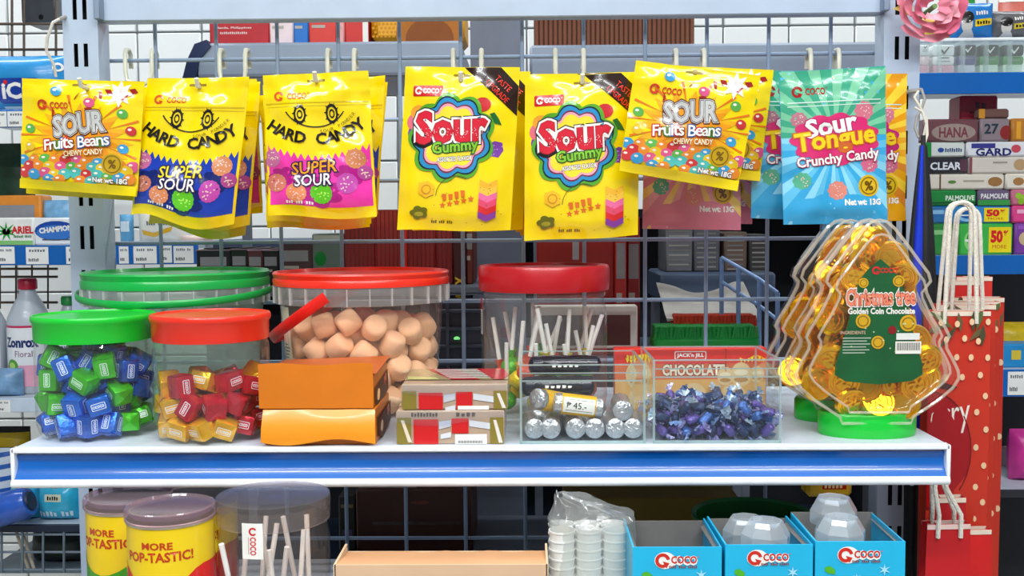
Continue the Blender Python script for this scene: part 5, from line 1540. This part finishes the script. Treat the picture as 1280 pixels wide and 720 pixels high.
def bottle(label, px, ytop, wpx, cap, band, word, sub, Y=YL + .07):
    x = sx_at(px, Y, 450); r = wm_(wpx, Y) / 2; H = P(px, ytop, Y).z - z3
    t = thing('bleach_bottle', label, 'bottle', (x, Y, z3), 0, 'bleach bottles on the wall shelf')
    MB().lathe([(0, .001), (r * .92, .001), (r, .006), (r, H * .58), (r * .96, H * .66), (r * .72, H * .76), (r * .42, H * .86), (r * .34, H * .90), (r * .34, H * .93)], 40).build('bottle_body', M('b9c2cc', .35, 0, .04, 20, 0, .2), t)
    MB().lathe([(r * .40, H * .905), (r * .44, H * .91), (r * .44, H * .985), (r * .38, H), (0, H)], 24).build('cap', cap, t)
    p = Print(60, 80, False); p.group('label_sheet'); p.rect(0, 0, 60, 80, g('e8ecf2')); p.rect(0, 0, 60, 3, g('c02a5a')); p.rect(0, 52, 60, 80, band); p.group('lettering'); p.text(word, 30, 22, 12, g('14306a'), w=44, bold=.05); p.text(sub, 34, 37, 8, g('7a3a6a'), w=22)
    p.group('fruit_print'); p.ell(18, 53, 9, 9, g('4aa02a')); p.ell(18, 53, 5, 5, g('b8e070'))
    p.build(lambda x_, u, l: Vector(((r * 1.004 + l) * math.sin(x_ / r), -(r * 1.004 + l) * math.cos(x_ / r), H * .60 + u)), r * 2.2 / 60, t, step=.006)
    return t


bottle('grey bleach bottle with a magenta cap and pink banded label', 38, 348, 52, M('c0143c', .35), g('e8a8c0'), 'Zonrox', 'Floral')
bottle('grey bleach bottle with a blue cap and orange red label band', -16, 362, 52, M('1c4ac0', .35), g('d8482a'), 'Zonrox', 'Sugat')
bottle('grey bleach bottle with a green cap behind the green lidded jar', 88, 370, 40, M('108a3c', .35), g('88c8a0'), 'Zonrox', 'Mint', YL + .10)
pillow('tissue_pack', 'clear and blue tissue pack at the end of the bleach shelf', 'pack', -30, 462, 22, 497, YL + .005, .04, M('7aa4cc', .3, 0, .3, 40, .3), None, z3)
pillow('cleaning_pouch', 'cyan jelly pouch with a small price sticker on the navy edged shelf', 'pouch', 42, 606, 94, 655, YL + .01, .05, M('30b4dc', .25, 0, .15, 50, .2, .3), lambda p: (p.group('price_sticker'), p.rect(14, 12, 34, 21, g('d8e0c8')), p.group('lettering'), p.text('12.00', 24, 16.5, 5, k_blk, w=14), p.text('JELLY WAX', 26, 36, 7, g('d0f0fa'), w=42, bold=.03)), z4)
pillow('cleaning_pouch', 'cyan jelly pouch half hidden behind the green banded can', 'pouch', 95, 608, 140, 655, YL + .012, .05, M('30b4dc', .25, 0, .15, 50, .2, .3), None, z4)
pillow('cleaning_pouch', 'cyan pouch behind the blue plastic roll', 'pouch', 8, 604, 41, 655, YL + .016, .05, M('3ab8de', .25, 0, .2, 50, .2, .3), None, z4)
# blue roll leaning at the frame's edge
t = thing('plastic_roll', 'shiny blue plastic roll lying before the cyan pouches', 'roll', P(8, 648, YL - .05))
t.location.z = z4 + .032; t.location.y = YL + .0 - .03
MB().tube([(-.10, 0, -.012), (-.03, 0, 0), (.022, 0, .014), (.034, 0, .018)], [.03, .03, .029, .024], 20).build('rolled_film', M('2a5cc0', .2, 0, .2, 30, .2, .4), t)
MB().tube([(.030, 0, .017), (.037, 0, .019)], [.020, .016], 16).build('core', M('1a2a4a', .5), t)
t.location.y = YL - .032
pillow('snack_bag', 'black and yellow snack bag at the end below the bleach shelf', 'bag', -40, 536, 30, 655, YL + .10, .05, M('1c1a12', .3, 0, .2, 30, .2), lambda p: (p.group('yellow_band'), p.rect(0, 6, 70, 22, g('d8b414'))), z4)
pillow('diaper_pack', 'white and blue striped pack under the black and yellow bag', 'pack', -42, 562, 18, 655, YL + .07, .03, M('d8e4f0', .35, 0, .1, 40, .2), lambda p: (p.group('stripe'), [p.poly([(0, 10 + i * 14), (60, 2 + i * 14), (60, 7 + i * 14), (0, 16 + i * 14)], g('2a62b8')) for i in range(6)]), z4)
# basket under the last shelf
t = thing('wire_basket', 'grey wire basket with dark goods below the navy edged shelf', 'basket', P(60, 712, YL))
q0 = Vector(t.location)
gw = M('7a8a98', .4, .3)
for y_ in (668, 690, 712): MB().tube([wl(-60, y_, YL), wl(112, y_, YL)], .0022, 6).build('bar', gw, t)
for x_ in range(-50, 112, 26): MB().tube([wl(x_, 664, YL - .003), wl(x_, 716, YL - .003)], .0022, 6).build('upright_wire', gw, t)
MB().box((0, .13, -.008), (.24, .24, .004)).build('basket_floor', gw, t, smooth=0)
for sg in (-1, 1): MB().tube([wl(-60 if sg < 0 else 112, 668, YL), wl(-60 if sg < 0 else 112, 668, YL + .25)], .0022, 6).build('bar', gw, t)
pillow('trash_bag_pack', 'dull black plastic pack lying in the wire basket', 'pack', 30, 668, 108, 712, YL + .04, .08, M('1e2622', .35, 0, .2, 20, .2), None, P(60, 712, YL).z - .0055)
for i in range(2):
    t = thing('wooden_stick', ['pale wooden stick leaning in the wire basket', 'pale wooden stick leaning beside the other in the basket'][i], 'stick', P(36 + i * 7, 712, YL + .02), 0, 'sticks in the wire basket', (0, -.28, 0))
    MB().tube([(0, 0, 0), (0, 0, .085)], .003, 8).build('shaft', M('c8bca8', .6), t); MB().tube([(0, 0, .0835), (0, 0, .087)], .0033, 8).build('end', M('a89a84', .6), t)
# cable on the left post
q = [P(74, 24, 1.31), P(66, 28, 1.30), P(59, 48, 1.30), P(58, 64, 1.305), P(67, 80, 1.31), P(70, 96, 1.315)]
t = thing('cable_hook', 'thin bent white wire hooked on the slotted post by the blue wipes', 'wire', q[0])
MB().tube([a - q[0] for a in q], .0019, 8).build('wire', M('d8d4cc', .4), t)
MB().tube([P(74, 24, 1.31) - q[0], P(84, 20, 1.33) - q[0]], .0024, 8).build('clip', M('a8a49c', .4), t)

# ================================================================ the toiletry rack beyond the right post
YR2 = 1.74
_, r1 = side_shelf('blue edged shelf carrying the deodorants beyond the post', 1146, 1400, 91, 26, YR2, .3)
_, r2 = side_shelf('blue edged shelf carrying the stacked soap boxes beyond the post', 1146, 1400, 319, 24, YR2, .3)
_, r3 = side_shelf('blue edged shelf carrying the yellow and blue packs behind the gift bags', 1146, 1400, 462, 34, YR2, .3, [(1258, 1280, 0, T[1])])
GD = 'toiletries on the rack beyond the post'
# deodorants in a clear tray
for i, (x0, x1, cap, body, foot, lab) in enumerate([(1150, 1163, 'eef0f0', 'e8c8cc', 'd898a4', 'white and pink deodorant box nearest the post'), (1166, 1195, 'f0f2f2', 'eeeaea', 'dca0ac', 'white and pink deodorant box with a black tick'), (1198, 1222, '2a2428', '5a5488', 'c8c8d4', 'deodorant with a black top and violet body'), (1225, 1251, '22281e', '4a8a44', 'cfe0cc', 'deodorant with a black top and green body beside the violet one'), (1254, 1282, '20261e', '3f8a3c', 'cfe0cc', 'deodorant with a black top and green body at the end of the tray')]):
    A, B = P(x0, 88, YR2 + .02), P(x1, 54, YR2 + .02); W = B.x - A.x; H = P((x0 + x1) / 2, 55, YR2 + .02).z - r1 - .002
    t = thing('deodorant', lab, 'deodorant', ((A.x + B.x) / 2, YR2 + .035, r1 + .002), 0, GD)
    MB().box((0, 0, H * .16), (W * .92, .022, H * .32), .003, seg=2).build('foot', M(foot, .35), t)
    MB().box((0, 0, H * .45), (W, .026, H * .34), .005, seg=2).build('bottle_body', M(body, .3, 0, .05, 20, 0, .3), t)
    MB().box((0, 0, H * .80), (W * .96, .025, H * .38), .003, seg=2).build('cap', M(cap, .3), t)
    p = Print(24, 34, False); p.group('tick'); m_ = g('1a1a1a') if cap.startswith(('ee', 'f0')) else k_wht
    p.poly([(8, 7), (10, 6), (12, 9), (17, 3), (18, 4), (12, 12)], m_); p.group('label_lettering'); p.rect(6, 15, 18, 16.2, g('5a5a5a')); p.rect(5, 19, 19, 20, g('9a9a9a'))
    p.build(lambda x, u, l: Vector((x, -.0136 - l, H + u)), W / 26, t)
A, B = P(1147, 90, YR2).x, P(1300, 90, YR2).x; H = P(1200, 49, YR2).z - r1
t = thing('clear_tray', 'long clear plastic tray in front of the deodorants', 'tray', ((A + B) / 2, YR2 + .004, r1))
MB().box((0, .001, H / 2), (B - A, .002, H)).build('front_panel', CLEAR('f8fcfc', 1, .12, .06), t, smooth=0)
MB().box((0, .07, H / 2), (B - A, .002, H)).build('back_panel', CLEAR('f8fcfc', 1, .12, .06), t, smooth=0)
MB().box((0, .001, H), (B - A, .004, .003)).build('polished_edge', CLEAR('ffffff', 1, .6, .1), t, smooth=0)
MB().box((0, .035, .001), (B - A, .07, .002)).build('base_panel', CLEAR('f8fcfc', 1, .2, .06), t, smooth=0)
for i in range(5): MB().box((-(B - A) / 2 + (i + .02) * (B - A) / 5.2 + .001, .036, H / 2), (.0016, .07, H)).build('divider', CLEAR('f4fafa', 1, .25, .06), t, smooth=0)
_, r1b = slab('narrow pale ledge behind the deodorants carrying wipes and sachets', 1146, 1400, 46, 52, YR2 + .085, .12, white_paint)
bpy.data.objects[_.name].name = 'ledge_shelf'


def face(c1, c2, w1):
    def f(p):
        W, H = p.W, p.H
        p.group('portrait_print'); p.ell(W * .34, H * .60, W * .13, H * .26, g('d8d4cc')); p.ell(W * .34, H * .42, W * .15, H * .17, g('1c1a1a')); p.poly([(W * .18, H * .98), (W * .30, H * .74), (W * .44, H * .76), (W * .54, H * .98)], g('c8c8cc'))
        p.group('name_panel'); p.poly([(W * .52, H * .50), (W * .92, H * .44), (W * .92, H * .62), (W * .52, H * .70)], g(c2)); p.group('lettering'); p.text(w1, W * .72, H * .57, H * .1, k_blk, w=W * .32, rot=-.08); p.text('extra', W * .68, H * .3, H * .12, k_wht, w=W * .3, rot=-.1)
    return f


pillow('sachet', 'glossy blue sachet with a portrait and yellow strip on the ledge', 'sachet', 1190, 2, 1246, 46, YR2 + .09, .03, M('1478c8', .25, 0, .1, 30, .1, .3), face('1478c8', 'f0cc1c', 'MATTE'), r1b, GD)
pillow('sachet', 'grey sachet with a portrait and yellow strip on the ledge', 'sachet', 1241, 12, 1292, 46, YR2 + .095, .03, M('5e5e62', .25, 0, .1, 30, .1, .3), face('5e5e62', 'd8c03a', 'HAIR'), r1b, GD)
pillow('sachet', 'tan and yellow sachet beside the pink rose on the ledge', 'sachet', 1156, 20, 1192, 46, YR2 + .09, .03, M('d8b04a', .3, 0, .25, 40), lambda p: (p.group('cake_print'), p.rect(6, 10, 22, 20, g('b88a50')), p.rect(20, 0, 30, 14, g('f0d020'))), r1b, GD)
pillow('sachet', 'green sachet peeking out behind the blue portrait sachet', 'sachet', 1186, -10, 1222, 46, YR2 + .14, .02, M('2a9c3c', .3, 0, .15, 40), None, r1b, GD)
pillow('sachet', 'coral and white sachet behind the grey portrait sachet', 'sachet', 1250, -8, 1300, 46, YR2 + .14, .02, M('e87a6a', .3, 0, .15, 40), lambda p: (p.group('white_band'), p.rect(0, 4, 50, 10, k_wht)), r1b, GD)


# soap and shampoo boxes in rows: each row stands on the one below
def soap(label, x0, x1, y0, y1, zb, zt, c, prints, d=.10, Y=YR2 + .01):
    A, B = P(x0, y1, Y), P(x1, y0, Y); W = B.x - A.x; H = zt - zb - .0004
    t = thing('soap_box', label, 'soap box', ((A.x + B.x) / 2, Y, zb), 0, GD)
    MB().box((0, d / 2, H / 2), (W, d, H), .003).build('carton', M(c, .35, 0, .05, 20, 0, .2), t)
    p = Print(x1 - x0, H / W * (x1 - x0)); prints(p); p.build(lambda x, u, l: Vector((x, -.0002 - l, H + u)), W / (x1 - x0), t)


def promo(base, c2):
    def f(p):
        W, H = p.W, p.H
        p.group('picture_print'); p.ell(W * .26, H * .55, W * .18, H * .36, g(c2)); p.ell(W * .26, H * .5, W * .13, H * .24, g(base)); p.rect(W * .1, H * .5, W * .4, H * .58, g('e8f4e8'))
        p.group('promo_panel'); p.rect(W * .54, H * .12, W * .96, H * .92, g('f4dc1c')); p.group('promo_lettering'); p.text('50', W * .69, H * .42, H * .34, k_red, w=W * .2, bold=.06); p.text('%', W * .86, H * .32, H * .16, k_red, w=W * .08, bold=.05); p.text('MORE', W * .74, H * .74, H * .12, g('c04a1c'), w=W * .26)
    return f


def words(*els): return pr_txt(*els)
def row(y0, y1): return P(1220, y1, YR2 + .01).z, P(1220, y0, YR2 + .01).z


zr = [r2] + [P(1220, y, YR2 + .01).z for y in (279, 257, 237, 217, 196, 177, 148)]
soap('green soap wrap with a yellow 50 panel at the foot of its stack', 1199, 1267, 279, 319, zr[0], zr[1], '3cb84a', promo('2a8a3a', '8ae07a'))
soap('purple soap wrap at the foot of its stack', 1268, 1330, 279, 319, zr[0], zr[1], '7a3a9c', words(('e', 14, 20, 9, 9, 'c8b088'), ('r', 4, 3, 50, 8, '9a5ac0')))
soap('plain green wrap behind the white rope at the foot of its stack', 1150, 1198, 279, 319, zr[0], zr[1], '2c8a3c', words(('r', 4, 8, 40, 14, '8ad08a')))
soap('blue soap wrap with a yellow 50 panel', 1190, 1264, 257, 279, zr[1], zr[2], '2f88cc', promo('1c62b0', '8ac8f0'))
soap('hot pink soap wrap beside the blue promo one', 1265, 1330, 257, 279, zr[1], zr[2], 'e0428a', words(('r', 6, 5, 40, 10, 'f4b0d0')))
soap('blue wrap end behind the rope', 1150, 1189, 257, 279, zr[1], zr[2], '2a70b0', words(('r', 6, 5, 30, 10, '8ac0e8')))
soap('deep green soap box with white brand letters beside the rope', 1150, 1221, 237, 257, zr[2], zr[3], '14883a', words(('t', 'PALMOLIVE', 50, 10, 6, 36, 'e8f8e8'), ('r', 2, 15, 70, 17, '0c5a28')))
soap('violet and green soap box with white brand letters', 1222, 1263, 237, 257, zr[2], zr[3], '6a5a7a', words(('r', 0, 13, 41, 20, '3a9a4a'), ('t', 'PALMOLIVE', 21, 8, 6, 34, 'f0f0f0')))
soap('mauve soap box with green grapes picture', 1264, 1330, 237, 257, zr[2], zr[3], 'c8708a', words(('e', 9, 8, 4, 4, '9ac83a'), ('e', 16, 10, 4, 4, '9ac83a'), ('e', 12, 15, 4, 4, '8ab82a')))
soap('long off white soap box with a brown leaf picture', 1160, 1256, 217, 237, zr[3], zr[4], 'ded8cc', words(('r', 14, 0, 16, 20, '6a4a30'), ('e', 30, 10, 5, 2, '5a8a3a'), ('e', 84, 10, 9, 6, '9a7040'), ('r', 44, 8, 70, 10, 'a8a090')))
soap('off white soap box with an almond picture', 1257, 1330, 217, 237, zr[3], zr[4], 'e2dccf', words(('e', 16, 10, 7, 5, 'a87a48')))
soap('black shampoo box with white CLEAR letters', 1152, 1210, 196, 217, zr[4], zr[5], '23222e', words(('t', 'CLEAR', 30, 11, 9, 38, 'dfe4ee'), ('r', 48, 3, 57, 18, '5a3a48')))
soap('pale soap box with a soft beige picture beside the black one', 1211, 1330, 196, 217, zr[4], zr[5], 'd2cbc2', words(('r', 0, 0, 4, 21, '8a4a58'), ('e', 64, 10, 8, 7, 'b89870'), ('r', 30, 6, 48, 8, 'a0988c')))
soap('white and green toothpaste box above the black shampoo', 1152, 1207, 177, 196, zr[5], zr[6], 'd4dcd8', words(('r', 0, 0, 12, 19, '1c8a3a'), ('e', 24, 10, 4, 3, '2a4a9a'), ('t', 'dentcare', 40, 10, 5, 22, '2a4a7a')))
soap('white soap box with big navy GARD letters', 1208, 1330, 177, 196, zr[5], zr[6], 'dcdfe6', words(('r', 6, 2, 36, 8, '3a3a8a'), ('t', 'GARD', 34, 13, 9, 44, '23266a'), ('e', 62, 9, 6, 5, 'c84a5a')))
soap('dark mauve box with pale HANA letters above the toothpaste', 1154, 1224, 148, 177, zr[6], zr[7], '6c4048', words(('e', 38, 17, 28, 11, '9c8a84'), ('t', 'HANA', 38, 17, 12, 36, '7a4048')))
soap('greyish hair colour box numbered 27', 1225, 1263, 148, 177, zr[6], zr[7], '8a7a82', words(('t', '27', 14, 13, 12, 17, '2a3a4a'), ('e', 33, 18, 8, 9, '8a2a2a')))
soap('amber bottle box beside the hair colour', 1264, 1330, 148, 177, zr[6], zr[7], 'b8782c', words(('r', 6, 4, 12, 26, 'e0a030'),))
soap('crimson box standing on top of the hair colour row', 1200, 1248, 117, 148, zr[7] + .0006, P(1220, 119, YR2 + .05).z, 'a0203a', words(('t', 'AA', 26, 12, 8, 16, '4a1020'), ('r', 12, 20, 40, 23, '5a1828')), .05, YR2 + .05)
soap('brown box on top of the hair colour row beside the crimson one', 1223, 1262, 134, 148, zr[7] + .0002, P(1240, 136, YR2 + .02).z, '6a4a44', words(('r', 0, 0, 8, 16, 'c88a2a'),), .02, YR2 + .015)
pillow('chips_bag', 'yellow chips bag on the shelf behind the gift bags', 'bag', 1246, 404, 1310, 462, YR2 + .08, .05, M('e0c01c', .35, 0, .15, 60, .2), None, r3, GD)
wares('wafer_box', 'blue wafer box with a yellow square behind the gift bags', 'box', 1250, 430, 1310, 462, YR2 + .02, .05, M('1c8ac8', .4), r3, GD, prints=lambda p: (p.group('yellow_square'), p.rect(14, 8, 26, 20, g('d8c040'))))
_, r4 = side_shelf('dark shelf low behind the gift bags', 1146, 1400, 612, 10, YR2, .3, (), back_m)
pillow('pink_pack', 'hot pink pack low behind the gift bags', 'pack', 1270, 540, 1310, 612, YR2 + .04, .06, M('d83a9a', .35, 0, .15, 40), None, r4, GD)
wares('soap_carton', 'pale pink carton behind the hot pink pack', 'box', 1268, 566, 1312, 612, YR2 + .12, .06, M('c8a8b8', .4), r4, GD)
A, B = P(1130, 400, YR2 + .32).x, P(1420, 400, YR2 + .32).x; zt = P(1220, 330, YR2 + .32).z
t = thing('back_board', 'dark back board of the toiletry rack below the soap shelf', 'panel', ((A + B) / 2, YR2 + .32, 0))
MB().box((0, .008, zt / 2), (B - A, .014, zt)).build('board', back_m, t, smooth=0)
for k in range(4): MB().box((0, -.002, zt * (.2 + .22 * k)), (B - A, .006, .012)).build('rail', M('3a4254', .5), t, smooth=0)

# rose on the post
q = P(1164, 10, 1.29)
rose = thing('fabric_rose', 'pink ruffled fabric rose with a yellow leaf fixed to the post top', 'rose', q)
pm = [M('ee8fa4', .6, 0, .08, 60), M('e4708c', .6, 0, .08, 60), M('f4aebb', .6, 0, .08, 60)]
for k in range(16):
    a = k * 2.4; rad = .005 + .0017 * k
    def petal(u, v, a=a, rad=rad, k=k):
        th = a + (u - .5) * 1.7; rr = rad + .010 * v * (1 + .15 * math.sin(u * 9 + k)); return Vector((rr * math.cos(th) * 1.12, -.018 + .0011 * k + .010 * (1 - v) - .004 * math.sin(u * 11 + k) * v, rr * math.sin(th)))
    MB().grid(petal, 10, 4).build('petal', pm[k % 3], rose, smooth=180, fixn=False)
MB().grid(lambda u, v: Vector((-.022 - .024 * v + .002 * u, .004, .012 - .022 * u * (1 - v) - .012 * v)), 4, 6).build('leaf', M('e8d070', .6), rose, fixn=False)
MB().tube([(0, -.012, 0), (0, .034, -.004)], .003, 8).build('stem', M('6a8a4a', .6), rose)

# ================================================================ gift bags and hangings at the end of the gondola
def gift_bag(label, x0, x1, ytop, ybot, Y, dep, mat, prints=None, rz=0., handle=None, inside=None, group='gift bags hung at the gondola end', rim=None):
    A, B = P(x0, ytop, Y), P(x1, ytop, Y); W = B.x - A.x; zt = A.z; H = zt - P((x0 + x1) / 2, ybot, Y).z
    t = thing('gift_bag', label, 'gift bag', ((A.x + B.x) / 2, Y, zt - H), rz, group)
    mb = MB(); n = 10
    ring = [(-.5, 0), (.5, 0), (.44, .5), (.5, 1), (-.5, 1), (-.44, .5)]
    vs = []
    for j in range(n + 1):
        v = j / n
        for (a, b) in ring: vs.append((a * W * (1 - .015 * v), b * dep * (1 - .35 * v) + .002 * math.sin(v * 5 + a * 3), H * v))
    m = len(ring)
    mb.add(vs, [(j * m + i, j * m + (i + 1) % m, (j + 1) * m + (i + 1) % m, (j + 1) * m + i) for j in range(n) for i in range(m)] + [tuple(range(m))])
    mb.build('paper_body', mat, t, smooth=20)
    MB().box((0, -.0004, H - .003), (W * .985, .0008, .005)).build('folded_rim', rim or M('e8d8c4', .6), t, smooth=0)
    MB().box((0, dep * .65 - .0, H - .002), (W * .985, .0008, .004)).build('folded_rim', rim or M('e8d8c4', .6), t, smooth=0)
    if prints:
        p = Print(x1 - x0, H / W * (x1 - x0)); prints(p)
        p.build(lambda x, u, l: Vector((x * (1 - .015 * (1 + u / H)), -.0009 - l + .002 * math.sin((1 + u / H) * 5 + x / W * 3), H + u)), W / (x1 - x0), t, (None, H / n))
    if handle:
        for k, (dy, hx) in enumerate(((-.0016, 0), (dep * .65 + .001, .004))):
            pts = [(-W * .26, dy, H - .014), (-W * .25, dy - .001, H + .01)]
            for q_ in range(9):
                a = PI - PI * q_ / 8; pts.append((hx + handle[0] + handle[2] * math.cos(a), dy, H + handle[1] - .012 + .012 * math.sin(a)))
            pts += [(W * .25, dy - .001, H + .01), (W * .26, dy, H - .014)]
            MB().tube(pts, .0024, 8).build('rope_handle', M('efe8da', .7, 0, .1, 300, .5), t)
    return t


def dots(seed, big=True):
    def f(p):
        r_ = random.Random(seed); W, H = p.W, p.H; dm = g('f0c9a0')
        p.group('leaf_print')
        for k in range(9):
            x, y, a = r_.uniform(2, W - 6), r_.uniform(6, 34 + 14 * (k % 2)), r_.uniform(0, 3); L_ = r_.uniform(12, 20)
            p.poly([(x - L_ * math.cos(a), y - L_ * math.sin(a)), (x + 4 * math.sin(a), y - 4 * math.cos(a)), (x + L_ * math.cos(a), y + L_ * math.sin(a)), (x - 4 * math.sin(a), y + 4 * math.cos(a))], g(('5a6a3a', '6a5a3a', '4a4a30')[k % 3]))
        p.poly([(12, 88), (36, 96), (30, 100), (14, 98)], g('4a1818')); p.poly([(6, 104), (22, 106), (36, 124), (22, 118)], g('6a6a3a'))
        p.group('dot_print')
        for j in range(16):
            for i in range(4):
                x = 12 + i * 20 + (j % 2) * 10 + r_.uniform(-2, 2); y = 14 + j * 23 + r_.uniform(-3, 3)
                if x < W - 3 and not (big and x < 58 and 100 < y < 256): p.ell(x, y, 3.2, 4.2, dm, 12)
        if big:
            p.group('ornament_print'); p.ell(5, 178, 50, 76, g('a8141a'), 40); p.ring(5, 178, 48.5, 50, g('7a0e14'), n=30, ky=1.52)
            p.group('greeting_lettering'); p.text('erry', 30, 140, 34, g('f4eae0'), w=50, rot=-.2, shear=.25); p.text('"', 36, 216, 7, g('f0e4da'), w=8)
    return f


redp = M('c8301c', .42, 0, .06, 14); 
gift_bag('red dotted paper gift bag with holly print and white greeting letters, foremost of its row', 1162, 1238, 389, 760, 1.155, .030, redp, dots(4), -.06, (0, .120, .013))
for i, (x0, x1, yt, yb_, Y, lab) in enumerate([(1172, 1244, 381, 760, 1.196, 'red dotted gift bag directly behind the foremost dotted one'), (1180, 1249, 377, 764, 1.236, 'red dotted gift bag third in the dotted row'), (1190, 1254, 372, 768, 1.276, 'red dotted gift bag fourth in the dotted row')]):
    gift_bag(lab, x0, x1, yt, yb_, Y, .026, redp, dots(9 + i, False), -.10 - .03 * i, (0, .11, .012) if i == 0 else None)
gift_bag('tall plain red gift bag behind the dotted ones, its top fold standing highest', 1184, 1228, 351, 760, 1.325, .02, M('cc2420', .4), None, -.1)
gift_bag('plain red gift bag behind the dotted ones with a lighter fold', 1196, 1240, 346, 760, 1.36, .02, M('d43028', .4), None, -.1)
rb = M('c4141c', .4, 0, .05, 14)
gift_bag('small plain red gift bag with a rope handle below the shelf corner, foremost', 1158, 1214, 655, 800, 1.06, .02, rb, None, .05, (-.010, .05, .006), group='small red gift bags', rim=M('e8c8c0', .6))
gift_bag('small plain red gift bag second behind the foremost small one', 1168, 1208, 622, 800, 1.10, .018, M('b8121a', .4), None, .05, None, group='small red gift bags')
gift_bag('small bright red gift bag peeking out beside the dotted bags', 1192, 1240, 662, 800, 1.125, .018, M('d81a1c', .4), None, .05, None, group='small red gift bags')
# red tissue fans at the right edges of the dotted bags
# folded dark hanging
q = P(1154, 182, 1.245)
t = thing('folded_umbrella', 'black folded umbrella with a bright blue fold hanging beside the post', 'umbrella', q)
L_ = q.z - P(1154, 566, 1.245).z
for k in range(7):
    a0 = k * 2 * PI / 7
    def fold(u, v, a0=a0):
        rr = (.004 + .017 * math.sin(min(1, v * 1.15) * PI * .62)) * (1 - .25 * v); th = a0 + (u - .1) * 1.25; b = rr * (.75 + .35 * math.sin(u * PI))
        return Vector((b * math.cos(th), b * math.sin(th) * .75, -L_ * v))
    MB().grid(fold, 6, 16).build('canopy_panel', M('1238d0', .3, 0, .1, 30, 0, .2) if k == 4 else M('15181c', .55), t, smooth=180, fixn=False)
MB().tube([(0, 0, .012), (0, 0, -L_ - .02)], .003, 8).build('shaft', M('2a2a2e', .4), t)
MB().tube([(0, 0, .010), (.003, 0, .026), (.0, .004, .040), (-.006, .012, .046)], .0014, 8).build('wrist_loop', M('d8d4c8', .5), t)
q = P(1147, 560, 1.24)
t = thing('folded_umbrella', 'plain black folded umbrella hanging lower by the small red bags', 'umbrella', q); L2_ = .2
for k in range(6):
    a0 = k * 2 * PI / 6
    def fold(u, v, a0=a0):
        rr = .014 * (1 - .1 * v); th = a0 + (u - .1) * 1.4; b = rr * (.75 + .35 * math.sin(u * PI)); return Vector((b * math.cos(th), b * math.sin(th), -L2_ * v))
    MB().grid(fold, 5, 8).build('canopy_panel', M('0e1014', .6), t, smooth=180, fixn=False)
MB().tube([(0, 0, .01), (0, 0, -L2_ - .01)], .003, 8).build('shaft', M('2a2a2e', .4), t)
# loops of wire hanging at the post
for k, pts in enumerate([[(1148, 114), (1143, 122), (1150, 134), (1158, 150), (1159, 168), (1156, 178)], [(1152, 112), (1156, 124), (1152, 136), (1146, 146), (1144, 160), (1148, 172)]]):
    q0 = P(*pts[0], 1.30); t = thing('wire_loop', ['bent cream wire loop hanging from the post slot above the umbrella', 'bent grey wire loop crossing the cream one at the post'][k], 'wire', q0)
    MB().tube([P(a, b, 1.30 - .004 * i) - q0 for i, (a, b) in enumerate(pts)], .0018, 8).build('wire', M(('e0d8c4', '9a968e')[k], .4), t)
    MB().tube([Vector((0, 0, 0)), Vector((-.006, .03, .002))], .0022, 8).build('clip', M('a8a49c', .4), t)
